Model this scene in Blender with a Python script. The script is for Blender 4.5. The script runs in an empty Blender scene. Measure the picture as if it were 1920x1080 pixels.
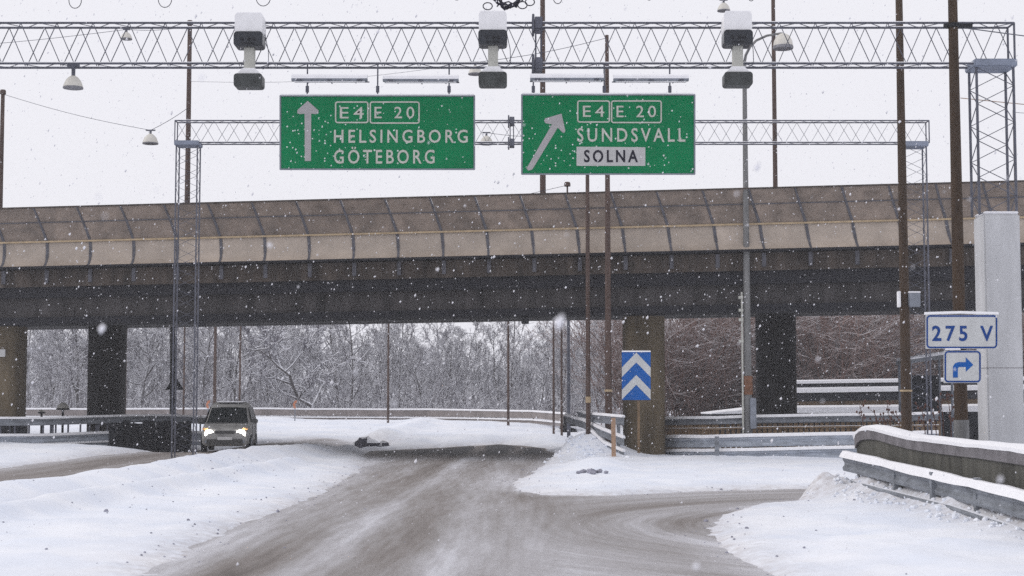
import bpy, math, random
import numpy as np
from mathutils import Vector, Matrix

# ------------------------------------------------------------------ camera, sky, sun, exposure
S = bpy.context.scene
F = 3000.0                      # focal length in pixels of the 1920 px wide photograph
PITCH = math.atan(220.0 / F)
CAMH = 2.0
cd = bpy.data.cameras.new('camera'); cam = bpy.data.objects.new('camera', cd); S.collection.objects.link(cam)
cd.sensor_width = 36.0; cd.lens = 36.0 * F / 1920.0; cd.clip_start = 0.1; cd.clip_end = 9000
cam.location = (0, 0, CAMH); cam.rotation_euler = (math.pi / 2 + PITCH, 0, 0)
cd.dof.use_dof = True; cd.dof.focus_distance = 46; cd.dof.aperture_fstop = 3.5
S.camera = cam
SUN_EL, SUN_AZ = math.radians(36), math.radians(-88)     # azimuth from +Y towards +X
w = bpy.data.worlds.new('World'); S.world = w; w.use_nodes = True
nt = w.node_tree; nt.nodes.clear()
sky = nt.nodes.new('ShaderNodeTexSky'); sky.sky_type = 'NISHITA'; sky.sun_disc = False
sky.sun_elevation = SUN_EL; sky.sun_rotation = SUN_AZ; sky.air_density = 1.0; sky.dust_density = 4.0
mx = nt.nodes.new('ShaderNodeMixRGB'); mx.inputs[0].default_value = 0.965
mx.inputs[2].default_value = (8.4, 8.35, 8.85, 1)           # even cloud cover over the clear sky
bg = nt.nodes.new('ShaderNodeBackground'); bg.inputs[1].default_value = 0.10
wo = nt.nodes.new('ShaderNodeOutputWorld')
nt.links.new(sky.outputs[0], mx.inputs[1]); nt.links.new(mx.outputs[0], bg.inputs[0]); nt.links.new(bg.outputs[0], wo.inputs[0])
sl = bpy.data.lights.new('sun', 'SUN'); sl.energy = 0.8; sl.angle = math.radians(25); sl.color = (1, .95, .88)
so = bpy.data.objects.new('sun', sl); S.collection.objects.link(so)
sd_ = Vector((math.sin(SUN_AZ) * math.cos(SUN_EL), math.cos(SUN_AZ) * math.cos(SUN_EL), math.sin(SUN_EL)))
so.rotation_euler = sd_.to_track_quat('Z', 'Y').to_euler(); so.location = (-30, -10, 40)
S.view_settings.view_transform = 'Standard'; S.view_settings.look = 'None'
S.view_settings.exposure = 0.1; S.view_settings.gamma = 1.0
S.render.engine = 'CYCLES'
S.cycles.volume_step_rate = 4.0; S.cycles.max_bounces = 6; S.cycles.volume_bounces = 1
S.cycles.use_denoising = False

# ------------------------------------------------------------------ helpers
rnd = random.Random(7)
cp, sp = math.cos(PITCH), math.sin(PITCH)

def P(x, y, Y):
    """pixel of the photograph at world depth Y -> world point"""
    u = (x - 960) / F; v = (540 - y) / F
    t = Y / (cp - v * sp)
    return Vector((u * t, Y, CAMH + (sp + v * cp) * t))

def G(x, y, z=0.0):
    u = (x - 960) / F; v = (540 - y) / F
    t = (z - CAMH) / (sp + v * cp)
    return Vector((u * t, (cp - v * sp) * t, z))

def px(n, Y): return n * Y / F

COL = S.collection
WL = {}

def tag(o, label, cat, group=None, kind=None):
    if label: o['label'] = label
    if cat: o['category'] = cat
    if group: o['group'] = group
    if kind: o['kind'] = kind
    return o

def thing(name, loc, label, cat, group=None):
    o = bpy.data.objects.new(name, None); COL.objects.link(o)
    o.location = loc; o.empty_display_size = .2
    WL[o.name] = Vector(loc)
    return tag(o, label, cat, group)

class MB:
    def __init__(s): s.v = []; s.f = []; s.m = []; s.cur = 0
    def add(s, vs, fs):
        b = len(s.v); s.v += [tuple(v) for v in vs]
        for f in fs: s.f.append(tuple(b + i for i in f)); s.m.append(s.cur)
        return s
    def box(s, c, d, M=None):
        hx, hy, hz = d[0] / 2, d[1] / 2, d[2] / 2
        vs = [Vector((x, y, z)) for x in (-hx, hx) for y in (-hy, hy) for z in (-hz, hz)]
        if M is not None: vs = [M @ v for v in vs]
        c = Vector(c); vs = [v + c for v in vs]
        return s.add(vs, [(0, 1, 3, 2), (4, 6, 7, 5), (0, 4, 5, 1), (2, 3, 7, 6), (0, 2, 6, 4), (1, 5, 7, 3)])
    def tube(s, a, b, r0, r1=None, n=8, caps=True):
        a = Vector(a); b = Vector(b); r1 = r0 if r1 is None else r1
        d = (b - a)
        if d.length < 1e-6: return s
        d.normalize()
        x = d.orthogonal().normalized(); y = d.cross(x)
        vs = []
        for p, r in ((a, r0), (b, r1)):
            for k in range(n):
                t = 2 * math.pi * k / n
                vs.append(p + x * math.cos(t) * r + y * math.sin(t) * r)
        fs = [(k, (k + 1) % n, n + (k + 1) % n, n + k) for k in range(n)]
        if caps: fs += [tuple(range(n - 1, -1, -1)), tuple(range(n, 2 * n))]
        return s.add(vs, fs)
    def path(s, pts, r, n=6, r1=None):
        N = len(pts) - 1
        for i in range(N):
            ra = r if r1 is None else r + (r1 - r) * i / N
            rb = r if r1 is None else r + (r1 - r) * (i + 1) / N
            s.tube(pts[i], pts[i + 1], ra, rb, n)
        return s
    def lathe(s, c, prof, n=20):
        c = Vector(c); vs = []; fs = []
        for (r, z) in prof:
            for k in range(n):
                t = 2 * math.pi * k / n
                vs.append(c + Vector((r * math.cos(t), r * math.sin(t), z)))
        for i in range(len(prof) - 1):
            for k in range(n):
                fs.append((i * n + k, i * n + (k + 1) % n, (i + 1) * n + (k + 1) % n, (i + 1) * n + k))
        return s.add(vs, fs)
    def prism(s, poly, d):
        """poly: list of 3D points; d: extrusion vector"""
        n = len(poly); d = Vector(d)
        vs = [Vector(p) for p in poly] + [Vector(p) + d for p in poly]
        fs = [tuple(range(n)), tuple(range(2 * n - 1, n - 1, -1))]
        fs += [(k, n + k, n + (k + 1) % n, (k + 1) % n) for k in range(n)]
        return s.add(vs, fs)
    def rrect(s, cx, cz, w_, h_, r, y0, y1, n=4):
        pts = []
        for (sx, sz, a0) in ((1, 1, 0), (-1, 1, 90), (-1, -1, 180), (1, -1, 270)):
            for k in range(n + 1):
                a = math.radians(a0 + 90 * k / n)
                pts.append((cx + sx * (w_ / 2 - r) + r * math.cos(a), y0, cz + sz * (h_ / 2 - r) + r * math.sin(a)))
        return s.prism(pts, (0, y1 - y0, 0))
    def sweep(s, path, prof, closed=True, caps=True):
        """profile (a across to the right of travel, b up) along a path of 3D points"""
        path = [Vector(p) for p in path]; n = len(prof); vs = []; fs = []
        for i, p in enumerate(path):
            a = path[max(i - 1, 0)]; b = path[min(i + 1, len(path) - 1)]
            d = b - a; d.z = 0; d.normalize(); nn = Vector((d.y, -d.x, 0))
            for (u, v) in prof: vs.append(p + nn * u + Vector((0, 0, v)))
        for i in range(len(path) - 1):
            for k in range(n if closed else n - 1):
                k2 = (k + 1) % n
                fs.append((i * n + k, (i + 1) * n + k, (i + 1) * n + k2, i * n + k2))
        if caps and closed:
            fs.append(tuple(range(n))); fs.append(tuple(range(len(vs) - 1, len(vs) - n - 1, -1)))
        return s.add(vs, fs)
    def build(s, name, mats, parent=None, smooth=False, local=False, bevel=0):
        if not isinstance(mats, (list, tuple)): mats = [mats]
        off = Vector((0, 0, 0))
        if parent is not None and not local: off = WL[parent.name]
        me = bpy.data.meshes.new(name)
        me.from_pydata([tuple(Vector(v) - off) for v in s.v], [], s.f)
        for m in mats: me.materials.append(m)
        me.polygons.foreach_set('material_index', s.m)
        o = bpy.data.objects.new(name, me); COL.objects.link(o)
        if parent is not None:
            o.parent = parent
            WL[o.name] = off
        else: WL[o.name] = Vector((0, 0, 0))
        import bmesh
        bm = bmesh.new(); bm.from_mesh(me)
        if bevel:
            bmesh.ops.remove_doubles(bm, verts=bm.verts, dist=1e-5)
            bmesh.ops.bevel(bm, geom=[e for e in bm.edges if len(e.link_faces) == 2 and e.calc_face_angle() > .5], offset=bevel, segments=2, affect='EDGES')
        bmesh.ops.recalc_face_normals(bm, faces=bm.faces); bm.to_mesh(me); bm.free()
        if smooth:
            me.polygons.foreach_set('use_smooth', [True] * len(me.polygons))
            me.set_sharp_from_angle(angle=math.radians(40))
        return o

def np_mesh(name, V, Q, mats, parent=None, smooth=False):
    me = bpy.data.meshes.new(name)
    me.vertices.add(len(V)); me.vertices.foreach_set('co', np.asarray(V, np.float32).ravel())
    k = Q.shape[1]
    me.loops.add(Q.size); me.loops.foreach_set('vertex_index', Q.astype(np.int32).ravel())
    me.polygons.add(len(Q)); me.polygons.foreach_set('loop_start', np.arange(0, Q.size, k, dtype=np.int32))
    me.update(calc_edges=True)
    me.validate()
    for m in (mats if isinstance(mats, (list, tuple)) else [mats]): me.materials.append(m)
    if smooth: me.polygons.foreach_set('use_smooth', [True] * len(me.polygons))
    o = bpy.data.objects.new(name, me); COL.objects.link(o)
    if parent is not None: o.parent = parent
    return o

# value noise ---------------------------------------------------------------
_rs = np.random.RandomState(3); _T = _rs.rand(256, 256)
def vnoise(x, y):
    xi = np.floor(x).astype(int); yi = np.floor(y).astype(int); fx = x - xi; fy = y - yi
    fx = fx * fx * (3 - 2 * fx); fy = fy * fy * (3 - 2 * fy)
    a = _T[xi & 255, yi & 255]; b = _T[(xi + 1) & 255, yi & 255]; c = _T[xi & 255, (yi + 1) & 255]; d = _T[(xi + 1) & 255, (yi + 1) & 255]
    return (a * (1 - fx) + b * fx) * (1 - fy) + (c * (1 - fx) + d * fx) * fy - .5
def fbm(x, y, o=4):
    r = 0; a = 1
    for i in range(o): r = r + a * vnoise(x * 2 ** i + 17 * i, y * 2 ** i + 31 * i); a *= .5
    return r
def sstep(a, b, x):
    t = np.clip((x - a) / (b - a), 0, 1); return t * t * (3 - 2 * t)

# ------------------------------------------------------------------ materials
def nodes(m):
    m.use_nodes = True; n = m.node_tree.nodes; b = n['Principled BSDF']; return n, m.node_tree.links, b

def mat(name, col, rough=.7, var=.25, scale=3.0, col2=None, snow=0.0, metal=0.0, bump=0.0, stretch=(1, 1, 1), spec=.3, detail=6):
    m = bpy.data.materials.new(name); n, l, b = nodes(m)
    b.inputs['Roughness'].default_value = rough; b.inputs['Metallic'].default_value = metal
    b.inputs['Specular IOR Level'].default_value = spec
    tc = n.new('ShaderNodeTexCoord'); mp = n.new('ShaderNodeMapping'); mp.inputs['Scale'].default_value = stretch
    l.new(tc.outputs['Object'], mp.inputs[0])
    ns = n.new('ShaderNodeTexNoise'); ns.inputs['Scale'].default_value = scale; ns.inputs['Detail'].default_value = detail
    ns.inputs['Roughness'].default_value = .65
    l.new(mp.outputs[0], ns.inputs['Vector'])
    cr = n.new('ShaderNodeValToRGB')
    c2 = col2 if col2 else tuple(min(1, c * (1 + var)) for c in col)
    c1 = tuple(c * (1 - var) for c in col)
    cr.color_ramp.elements[0].position = .32; cr.color_ramp.elements[1].position = .68
    cr.color_ramp.elements[0].color = (*c1, 1); cr.color_ramp.elements[1].color = (*c2, 1)
    l.new(ns.outputs[0], cr.inputs[0])
    last = cr.outputs[0]
    if snow:
        ge = n.new('ShaderNodeNewGeometry'); sx = n.new('ShaderNodeSeparateXYZ'); l.new(ge.outputs['Normal'], sx.inputs[0])
        mr = n.new('ShaderNodeMapRange'); mr.inputs[1].default_value = .75 - snow; mr.inputs[2].default_value = 1.0 - snow
        l.new(sx.outputs[2], mr.inputs[0])
        mi = n.new('ShaderNodeMixRGB'); l.new(mr.outputs[0], mi.inputs[0]); l.new(last, mi.inputs[1]); mi.inputs[2].default_value = (.8, .81, .86, 1)
        last = mi.outputs[0]
    l.new(last, b.inputs['Base Color'])
    if bump:
        bp = n.new('ShaderNodeBump'); bp.inputs['Strength'].default_value = bump; bp.inputs['Distance'].default_value = .02
        n2 = n.new('ShaderNodeTexNoise'); n2.inputs['Scale'].default_value = scale * 6; n2.inputs['Detail'].default_value = 5
        l.new(mp.outputs[0], n2.inputs['Vector'])
        l.new(n2.outputs[0], bp.inputs['Height']); l.new(bp.outputs[0], b.inputs['Normal'])
    return m

def emit(name, col, st):
    m = bpy.data.materials.new(name); n, l, b = nodes(m)
    b.inputs['Base Color'].default_value = (*col, 1); b.inputs['Emission Color'].default_value = (*col, 1); b.inputs['Emission Strength'].default_value = st
    return m

M = {}
M['cap'] = mat('snow_cap', (.88, .88, .91), .9, .04, 6, bump=.3)
M['steel'] = mat('grey_steel', (.095, .10, .128), .6, .3, 4)
M['zinc'] = mat('galvanised', (.22, .24, .28), .55, .25, 3, metal=.2)
M['box_grey'] = mat('grey_box', (.22, .25, .32), .6, .15, 3)
M['rust'] = mat('brown_pole', (.085, .055, .045), .85, .35, 5, stretch=(1, 1, .25))
M['darkrust'] = mat('dark_brown_pole', (.050, .032, .020), .9, .35, 5, stretch=(1, 1, .25))
M['greypole'] = mat('grey_pole', (.17, .17, .17), .8, .3, 4, stretch=(1, 1, .2))
M['rustpatch'] = mat('rust_patch', (.17, .08, .045), .9, .4, 5)
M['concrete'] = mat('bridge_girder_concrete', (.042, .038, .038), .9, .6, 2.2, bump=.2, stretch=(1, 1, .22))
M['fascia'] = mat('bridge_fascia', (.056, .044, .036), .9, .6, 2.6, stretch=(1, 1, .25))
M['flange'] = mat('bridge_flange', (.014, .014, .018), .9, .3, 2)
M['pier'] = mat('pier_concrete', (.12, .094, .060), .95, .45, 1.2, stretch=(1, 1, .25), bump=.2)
M['piershade'] = mat('shaded_pier_concrete', (.030, .028, .027), .95, .45, 1.2, stretch=(1, 1, .3))  # rear piers: shade under the deck put into the concrete colour
M['panel_up'] = mat('tan_panel', (.21, .166, .136), .5, .38, 1.6, spec=.35)
M['panel_lo'] = mat('pale_panel', (.385, .325, .272), .4, .18, 1.0, spec=.4)
M['rib'] = mat('rib_metal', (.085, .085, .10), .7, .3, 4)
M['orange'] = mat('orange_rail', (.42, .32, .20), .7, .2, 4)
M['green'] = mat('green_sheet', (.003, .19, .072), .75, .12, 1.4, spec=.1)
def stuck_snow(m, sc=26.0, thr=.16):
    n = m.node_tree.nodes; l = m.node_tree.links; b = n['Principled BSDF']; src = b.inputs['Base Color'].links[0].from_socket
    tc = n.new('ShaderNodeTexCoord'); v = n.new('ShaderNodeTexVoronoi'); v.inputs['Scale'].default_value = sc; l.new(tc.outputs['Object'], v.inputs['Vector'])
    sp_ = n.new('ShaderNodeSeparateColor'); l.new(v.outputs['Color'], sp_.inputs[0])
    sz = n.new('ShaderNodeMath'); sz.operation = 'SUBTRACT'; sz.inputs[1].default_value = .80; l.new(sp_.outputs[0], sz.inputs[0])
    sc2 = n.new('ShaderNodeMath'); sc2.operation = 'MULTIPLY'; sc2.inputs[1].default_value = 1.7; l.new(sz.outputs[0], sc2.inputs[0])
    lt = n.new('ShaderNodeMath'); lt.operation = 'LESS_THAN'; l.new(v.outputs['Distance'], lt.inputs[0]); l.new(sc2.outputs[0], lt.inputs[1])
    mi = n.new('ShaderNodeMixRGB'); l.new(lt.outputs[0], mi.inputs[0]); l.new(src, mi.inputs[1]); mi.inputs[2].default_value = (.62, .66, .64, 1)
    l.new(mi.outputs[0], b.inputs['Base Color'])
stuck_snow(M['green'], 17.0)
M['letter'] = mat('pale_lettering', (.52, .53, .48), .8, .12, 9, spec=.1)
M['arrow'] = mat('grey_arrow', (.40, .39, .40), .8, .08, 5, spec=.1)
M['navy'] = mat('dark_lettering', (.008, .008, .02), .7, .1, 5)
M['plate'] = mat('pale_plate', (.50, .50, .50), .8, .06, 4, spec=.1)
M['whitesheet'] = mat('white_sign_sheet', (.56, .57, .57), .7, .08, 4, spec=.1)
M['blue'] = mat('sign_blue', (.010, .105, .39), .7, .12, 4, spec=.1)
M['blue2'] = mat('lettering_blue', (.01, .055, .24), .7, .15, 5, spec=.1)
M['white'] = mat('white_paint', (.84, .84, .86), .6, .06, 4)
M['cream'] = mat('cream_plastic', (.46, .46, .42), .6, .1, 4)
M['blackglass'] = mat('camera_glass', (.018, .022, .03), .3, .3, 6, spec=.4)
M['darkface'] = mat('camera_dark_face', (.045, .05, .05), .45, .3, 6)
M['pedestal'] = mat('white_concrete', (.53, .535, .55), .9, .14, 1.6, bump=.15, stretch=(1, 1, .3))
M['wall'] = mat('mossy_wall', (.085, .083, .072), .95, .5, 2.2, stretch=(1, 1, .22), bump=.4)
M['lip'] = mat('wall_coping', (.17, .16, .17), .9, .3, 3)
M['rail'] = mat('guardrail_steel', (.20, .215, .24), .7, .4, 3, stretch=(.5, .5, 2), snow=.04)
M['tanrail'] = mat('far_guardrail_steel', (.25, .22, .21), .7, .2, 1.5)
M['black'] = mat('black_rubber', (.012, .013, .017), .7, .3, 5)
M['picket'] = mat('fence_brown', (.215, .145, .085), .9, .4, 3, stretch=(1, 1, .3))
M['stake'] = mat('pale_wood_stake', (.38, .25, .17), .85, .2, 6)
M['twig'] = mat('snowy_bark', (.13, .12, .135), .95, .35, .35, snow=.56)
M['twig2'] = mat('snowy_twigs', (.155, .145, .165), .95, .35, .35, snow=.60)
M['bark'] = mat('tree_bark', (.085, .076, .076), .95, .4, 3, snow=.60)
M['redtwig'] = mat('red_brown_twigs', (.20, .125, .105), .95, .4, .6, snow=.10)
M['weed'] = mat('dry_weed_stem', (.10, .05, .04), .95, .4, 5)
M['darkwall_and_shade'] = mat('dark_wall_and_shade', (.022, .024, .030), .9, .4, 2)
M['lampshade'] = mat('lamp_shade_white', (.62, .60, .55), .5, .06, 5)
M['lampbase'] = mat('lamp_rim_grey', (.20, .20, .22), .5, .2, 5)
M['cable'] = mat('cable_sheath', (.02, .02, .035), .7, .3, 9)
M['orangemark'] = mat('orange_marker', (.50, .20, .11), .7, .12, 6)
M['dirt_and_smear'] = mat('dirty_snow_and_smear', (.06, .06, .08), .95, .5, 5, snow=.22)
M['frostrail'] = mat('frosted_rail', (.33, .36, .41), .8, .3, 4, stretch=(.5, .5, 2))
M['clod'] = mat('slush_clods', (.30, .30, .36), .95, .35, 8)
M['flake'] = mat('snowflake', (.80, .80, .85), .9, .03, 5)

def snow_mat():
    m = bpy.data.materials.new('snow_cover'); n, l, b = nodes(m)
    b.inputs['Roughness'].default_value = .9; b.inputs['Specular IOR Level'].default_value = .2
    tc = n.new('ShaderNodeTexCoord')
    a = n.new('ShaderNodeTexNoise'); a.inputs['Scale'].default_value = .55; a.inputs['Detail'].default_value = 8; a.inputs['Roughness'].default_value = .6
    l.new(tc.outputs['Object'], a.inputs['Vector'])
    cr = n.new('ShaderNodeValToRGB'); cr.color_ramp.elements[0].position = .3; cr.color_ramp.elements[1].position = .62
    cr.color_ramp.elements[0].color = (.74, .79, .89, 1); cr.color_ramp.elements[1].color = (.87, .89, .94, 1)
    l.new(a.outputs[0], cr.inputs[0])
    # slush thrown from the road: dirt attribute broken up by fine noise
    at = n.new('ShaderNodeAttribute'); at.attribute_name = 'dirt'
    f = n.new('ShaderNodeTexNoise'); f.inputs['Scale'].default_value = 5.0; f.inputs['Detail'].default_value = 7; f.inputs['Roughness'].default_value = .7
    l.new(tc.outputs['Object'], f.inputs['Vector'])
    mr = n.new('ShaderNodeMapRange'); mr.inputs[1].default_value = .30; mr.inputs[2].default_value = .72; l.new(f.outputs[0], mr.inputs[0])
    mu = n.new('ShaderNodeMath'); mu.operation = 'MULTIPLY'; mu.use_clamp = True; l.new(at.outputs['Fac'], mu.inputs[0]); l.new(mr.outputs[0], mu.inputs[1])
    mi = n.new('ShaderNodeMixRGB'); l.new(mu.outputs[0], mi.inputs[0]); l.new(cr.outputs[0], mi.inputs[1]); mi.inputs[2].default_value = (.42, .38, .37, 1)
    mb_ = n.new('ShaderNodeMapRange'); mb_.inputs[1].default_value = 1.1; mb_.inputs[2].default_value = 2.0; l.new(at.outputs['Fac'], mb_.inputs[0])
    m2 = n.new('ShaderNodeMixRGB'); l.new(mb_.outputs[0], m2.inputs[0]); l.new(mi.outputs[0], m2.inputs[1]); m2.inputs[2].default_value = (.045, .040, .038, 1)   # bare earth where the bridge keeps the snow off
    l.new(m2.outputs[0], b.inputs['Base Color'])
    bp = n.new('ShaderNodeBump'); bp.inputs['Strength'].default_value = .25; bp.inputs['Distance'].default_value = .05
    g = n.new('ShaderNodeTexNoise'); g.inputs['Scale'].default_value = 3.5; g.inputs['Detail'].default_value = 9; g.inputs['Roughness'].default_value = .6
    l.new(tc.outputs['Object'], g.inputs['Vector']); l.new(g.outputs[0], bp.inputs['Height']); l.new(bp.outputs[0], b.inputs['Normal'])
    return m
M['snow'] = snow_mat()

def per_object(m, lo, hi):
    n = m.node_tree.nodes; l = m.node_tree.links; b = n['Principled BSDF']; src = b.inputs['Base Color'].links[0].from_socket
    oi = n.new('ShaderNodeObjectInfo'); mr = n.new('ShaderNodeMapRange'); mr.inputs[3].default_value = lo; mr.inputs[4].default_value = hi; l.new(oi.outputs['Random'], mr.inputs[0])
    vm = n.new('ShaderNodeVectorMath'); vm.operation = 'SCALE'; l.new(src, vm.inputs[0]); l.new(mr.outputs[0], vm.inputs['Scale']); l.new(vm.outputs[0], b.inputs['Base Color'])
for k_ in ('panel_up', 'panel_lo'): per_object(M[k_], .86, 1.12)

def road_mat(name='slushy_road'):
    m = bpy.data.materials.new(name); n, l, b = nodes(m)
    b.inputs['Roughness'].default_value = .75; b.inputs['Specular IOR Level'].default_value = .25
    def layer(uv, sx, sy, detail=7):
        u = n.new('ShaderNodeUVMap'); u.uv_map = uv
        mp = n.new('ShaderNodeMapping'); mp.inputs['Scale'].default_value = (sx, sy, 1); l.new(u.outputs[0], mp.inputs[0])
        t = n.new('ShaderNodeTexNoise'); t.inputs['Scale'].default_value = 1; t.inputs['Detail'].default_value = detail; t.inputs['Roughness'].default_value = .62
        l.new(mp.outputs[0], t.inputs['Vector']); return t.outputs[0]
    at = n.new('ShaderNodeAttribute'); at.attribute_name = 'turn'
    def both(sx, sy):
        mi = n.new('ShaderNodeMixRGB'); l.new(at.outputs['Fac'], mi.inputs[0]); l.new(layer('straight', sx, sy), mi.inputs[1]); l.new(layer('curved', sx, sy), mi.inputs[2]); return mi.outputs[0]
    streak = both(.75, .06); fine = both(6.5, .5)
    ad = n.new('ShaderNodeMath'); ad.operation = 'MULTIPLY_ADD'; l.new(fine, ad.inputs[0]); ad.inputs[1].default_value = .38; l.new(streak, ad.inputs[2])
    cov = n.new('ShaderNodeAttribute'); cov.attribute_name = 'cover'
    ad2 = n.new('ShaderNodeMath'); ad2.operation = 'ADD'; l.new(ad.outputs[0], ad2.inputs[0]); l.new(cov.outputs['Fac'], ad2.inputs[1])
    cr = n.new('ShaderNodeValToRGB'); e = cr.color_ramp.elements
    e[0].position = .34; e[0].color = (.035, .033, .035, 1)
    e[1].position = .99; e[1].color = (.66, .66, .70, 1)
    for p_, c in ((.46, (.180, .159, .147)), (.60, (.265, .240, .228)), (.71, (.35, .332, .330)), (.87, (.50, .490, .51))):
        q = e.new(p_); q.color = (*c, 1)
    l.new(ad2.outputs[0], cr.inputs[0])
    tc = n.new('ShaderNodeTexCoord')
    g = n.new('ShaderNodeTexNoise'); g.inputs['Scale'].default_value = 9; g.inputs['Detail'].default_value = 8; g.inputs['Roughness'].default_value = .75
    l.new(tc.outputs['Object'], g.inputs['Vector'])
    ov = n.new('ShaderNodeMixRGB'); ov.blend_type = 'OVERLAY'; ov.inputs[0].default_value = .35; l.new(cr.outputs[0], ov.inputs[1]); l.new(g.outputs[0], ov.inputs[2])
    l.new(ov.outputs[0], b.inputs['Base Color'])
    bp = n.new('ShaderNodeBump'); bp.inputs['Strength'].default_value = .8; bp.inputs['Distance'].default_value = .06
    sm = n.new('ShaderNodeMath'); sm.operation = 'ADD'; l.new(ad.outputs[0], sm.inputs[0]); l.new(g.outputs[0], sm.inputs[1])
    l.new(sm.outputs[0], bp.inputs['Height']); l.new(bp.outputs[0], b.inputs['Normal'])
    return m
M['road'] = road_mat()

# ------------------------------------------------------------------ terrain and roads
ROAD = [(-4.15, 6), (-4.2, 19), (-4.35, 26), (-4.25, 35), (-4.5, 46), (-5.0, 56), (-6.0, 66), (-6.2, 70.5), (-4.6, 72.5), (-2.6, 75.2), (-.6, 77.4), (.7, 76),
        (1.5, 73.5), (1.7, 66), (1.15, 56), (.55, 49), (.0, 42), (-.1, 38), (.7, 35.8), (2.2, 35.6), (4.4, 37.3), (8, 38.9), (16, 40.5), (28, 41.5),
        (28, 37.5), (16, 37.0), (9.5, 36.4), (7.0, 35.2), (4.7, 31.9), (3.5, 28.4), (3.0, 25.2), (2.85, 21), (3.1, 18), (3.2, 6)]
LEFT = [(-24, 6), (-22, 20), (-17.6, 34), (-14.7, 46), (-12.9, 57), (-11.8, 68), (-9.5, 78), (-5.4, 78), (-7.6, 68), (-8.9, 57), (-9.6, 48), (-10.8, 40), (-12.2, 32), (-14.5, 20), (-16, 6)]

def sdist(poly, X, Y):
    d = np.full(X.shape, 1e9); ins = np.zeros(X.shape, bool); n = len(poly)
    for i in range(n):
        ax, ay = poly[i]; bx, by = poly[(i + 1) % n]
        ex, ey = bx - ax, by - ay; L = ex * ex + ey * ey
        t = np.clip(((X - ax) * ex + (Y - ay) * ey) / L, 0, 1)
        d = np.minimum(d, np.hypot(X - ax - t * ex, Y - ay - t * ey))
        c = ((ay > Y) != (by > Y))
        with np.errstate(divide='ignore', invalid='ignore'):
            xx = (bx - ax) * (Y - ay) / (by - ay) + ax
        ins ^= (c & (X < xx))
    return np.where(ins, -d, d)

def base_z(X, Y):
    z = .32 * sstep(36, 56, Y) * sstep(-6.5, -9.5, X)
    z = z + .16 * sstep(-12.5, -15, X) * sstep(48, 58, Y)
    z = z + .98 * sstep(70, 104, Y) * (1 - .3 * sstep(-6.5, -9.5, X) )
    z = z - .40 * sstep(57.5, 61.5, Y) * (1 - sstep(69, 75, Y)) * sstep(-11.0, -12.2, X) * sstep(-18.5, -16.5, X)
    return z

def terrain(X, Y):
    b = base_z(X, Y)
    near = 1 - sstep(80, 120, Y)
    sr = sdist(ROAD, X, Y); sl_ = sdist(LEFT, X, Y)
    wob = .28 * fbm(X * .9, Y * .35, 4)
    s = np.minimum(sr + wob, sl_ + wob)
    z = b - .07 + .16 * sstep(-.45, .75, s) + .05 * sstep(.6, 2.5, s)
    # ploughed ridge along the median
    cx = np.interp(Y, [6, 20, 32, 48, 60, 75, 90], [-13, -11.2, -10.1, -9.0, -7.9, -7.2, -5.5])
    z = z + near * np.where(s > 0, .34 * np.exp(-((X - cx) / .9) ** 2), 0) * sstep(0, .7, s)
    z = z + near * .26 * np.exp(-((X - cx - 2.1) / .42) ** 2) * sstep(0, .8, s) * (Y < 50)
    z = z - near * .17 * np.exp(-((X - cx - 1.25) / .34) ** 2) * sstep(.5, 1.2, s) * (Y < 47) * np.clip(.8 + 1.6 * fbm(X * .5, Y * .22, 3), 0, 1.5)
    # heap in front of the bridge pier and around the rail end
    z = z + .95 * np.exp(-(((X - 2.75) / 1.25) ** 2 + ((Y - 58.2) / 1.6) ** 2)) * sstep(0, .8, s)
    z = z + .30 * np.exp(-(((X - 2.6) / 1.0) ** 2 + ((Y - 48) / 3) ** 2)) * sstep(0, 1.2, s)
    z = z + .07 * np.exp(-((Y - 57.6) / 1.8) ** 2) * sstep(3, 4.5, X)
    z = z + .30 * np.exp(-((Y - 79.5) / 1.7) ** 2) * sstep(-7.5, -6, X) * sstep(3.2, 1.8, X) * sstep(0, 1, s)
    z = z + .34 * np.exp(-(((X + 4.9) / 1.3) ** 2 + ((Y - 76.5) / 1.9) ** 2)) * sstep(0, .8, s)  # mound added in place of a pale windscreen smear
    # heap along the roadside wall
    wx = np.interp(Y, [16, 24.5, 34], [8.0, 7.55, 7.02])
    z = z + (.06 + .2 * sstep(30.5, 33, Y)) * np.exp(-((X - wx) / .55) ** 2) * sstep(36.2, 34.4, Y) * (1 + .9 * fbm(X * 2.2, Y * 1.3, 3))
    z = z + .30 * sstep(wx - .15, wx + .35, X) * sstep(wx + 1.2, wx + .9, X) * sstep(34.5, 33.5, Y) * (1 + .7 * fbm(X * 2.5, Y * 1.6, 3))
    z = z + .26 * np.exp(-(((X - 6.75) / .45) ** 2 + ((Y - 34.6) / .7) ** 2)) * (1 + 1.2 * fbm(X * 3, Y * 2, 3))
    rough = sstep(.0, .5, s)
    z = z + rough * near * (.07 * fbm(X * .8, Y * .5, 4) + .035 * fbm(X * 3, Y * 2, 3))
    edge = np.exp(-((s - .25) / .45) ** 2) * near
    z = z + edge * .07 * np.maximum(0, fbm(X * 5, Y * 3.5, 3))
    z = np.where(s < -.3, b - .08, z)
    dirt = np.clip(np.exp(-np.maximum(s - .05, 0) / .55), 0, 1) * .95 * near + .8 * np.exp(-((X - wx - .1) / .6) ** 2) * (Y < 36) + .25 * np.exp(-((X - cx - 1.6) / .5) ** 2) * (Y < 55)
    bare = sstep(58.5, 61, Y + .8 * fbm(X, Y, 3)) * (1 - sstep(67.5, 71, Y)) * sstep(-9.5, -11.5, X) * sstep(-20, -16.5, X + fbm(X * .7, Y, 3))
    return z, np.clip(dirt, 0, 1) + 2 * bare, s

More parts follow.
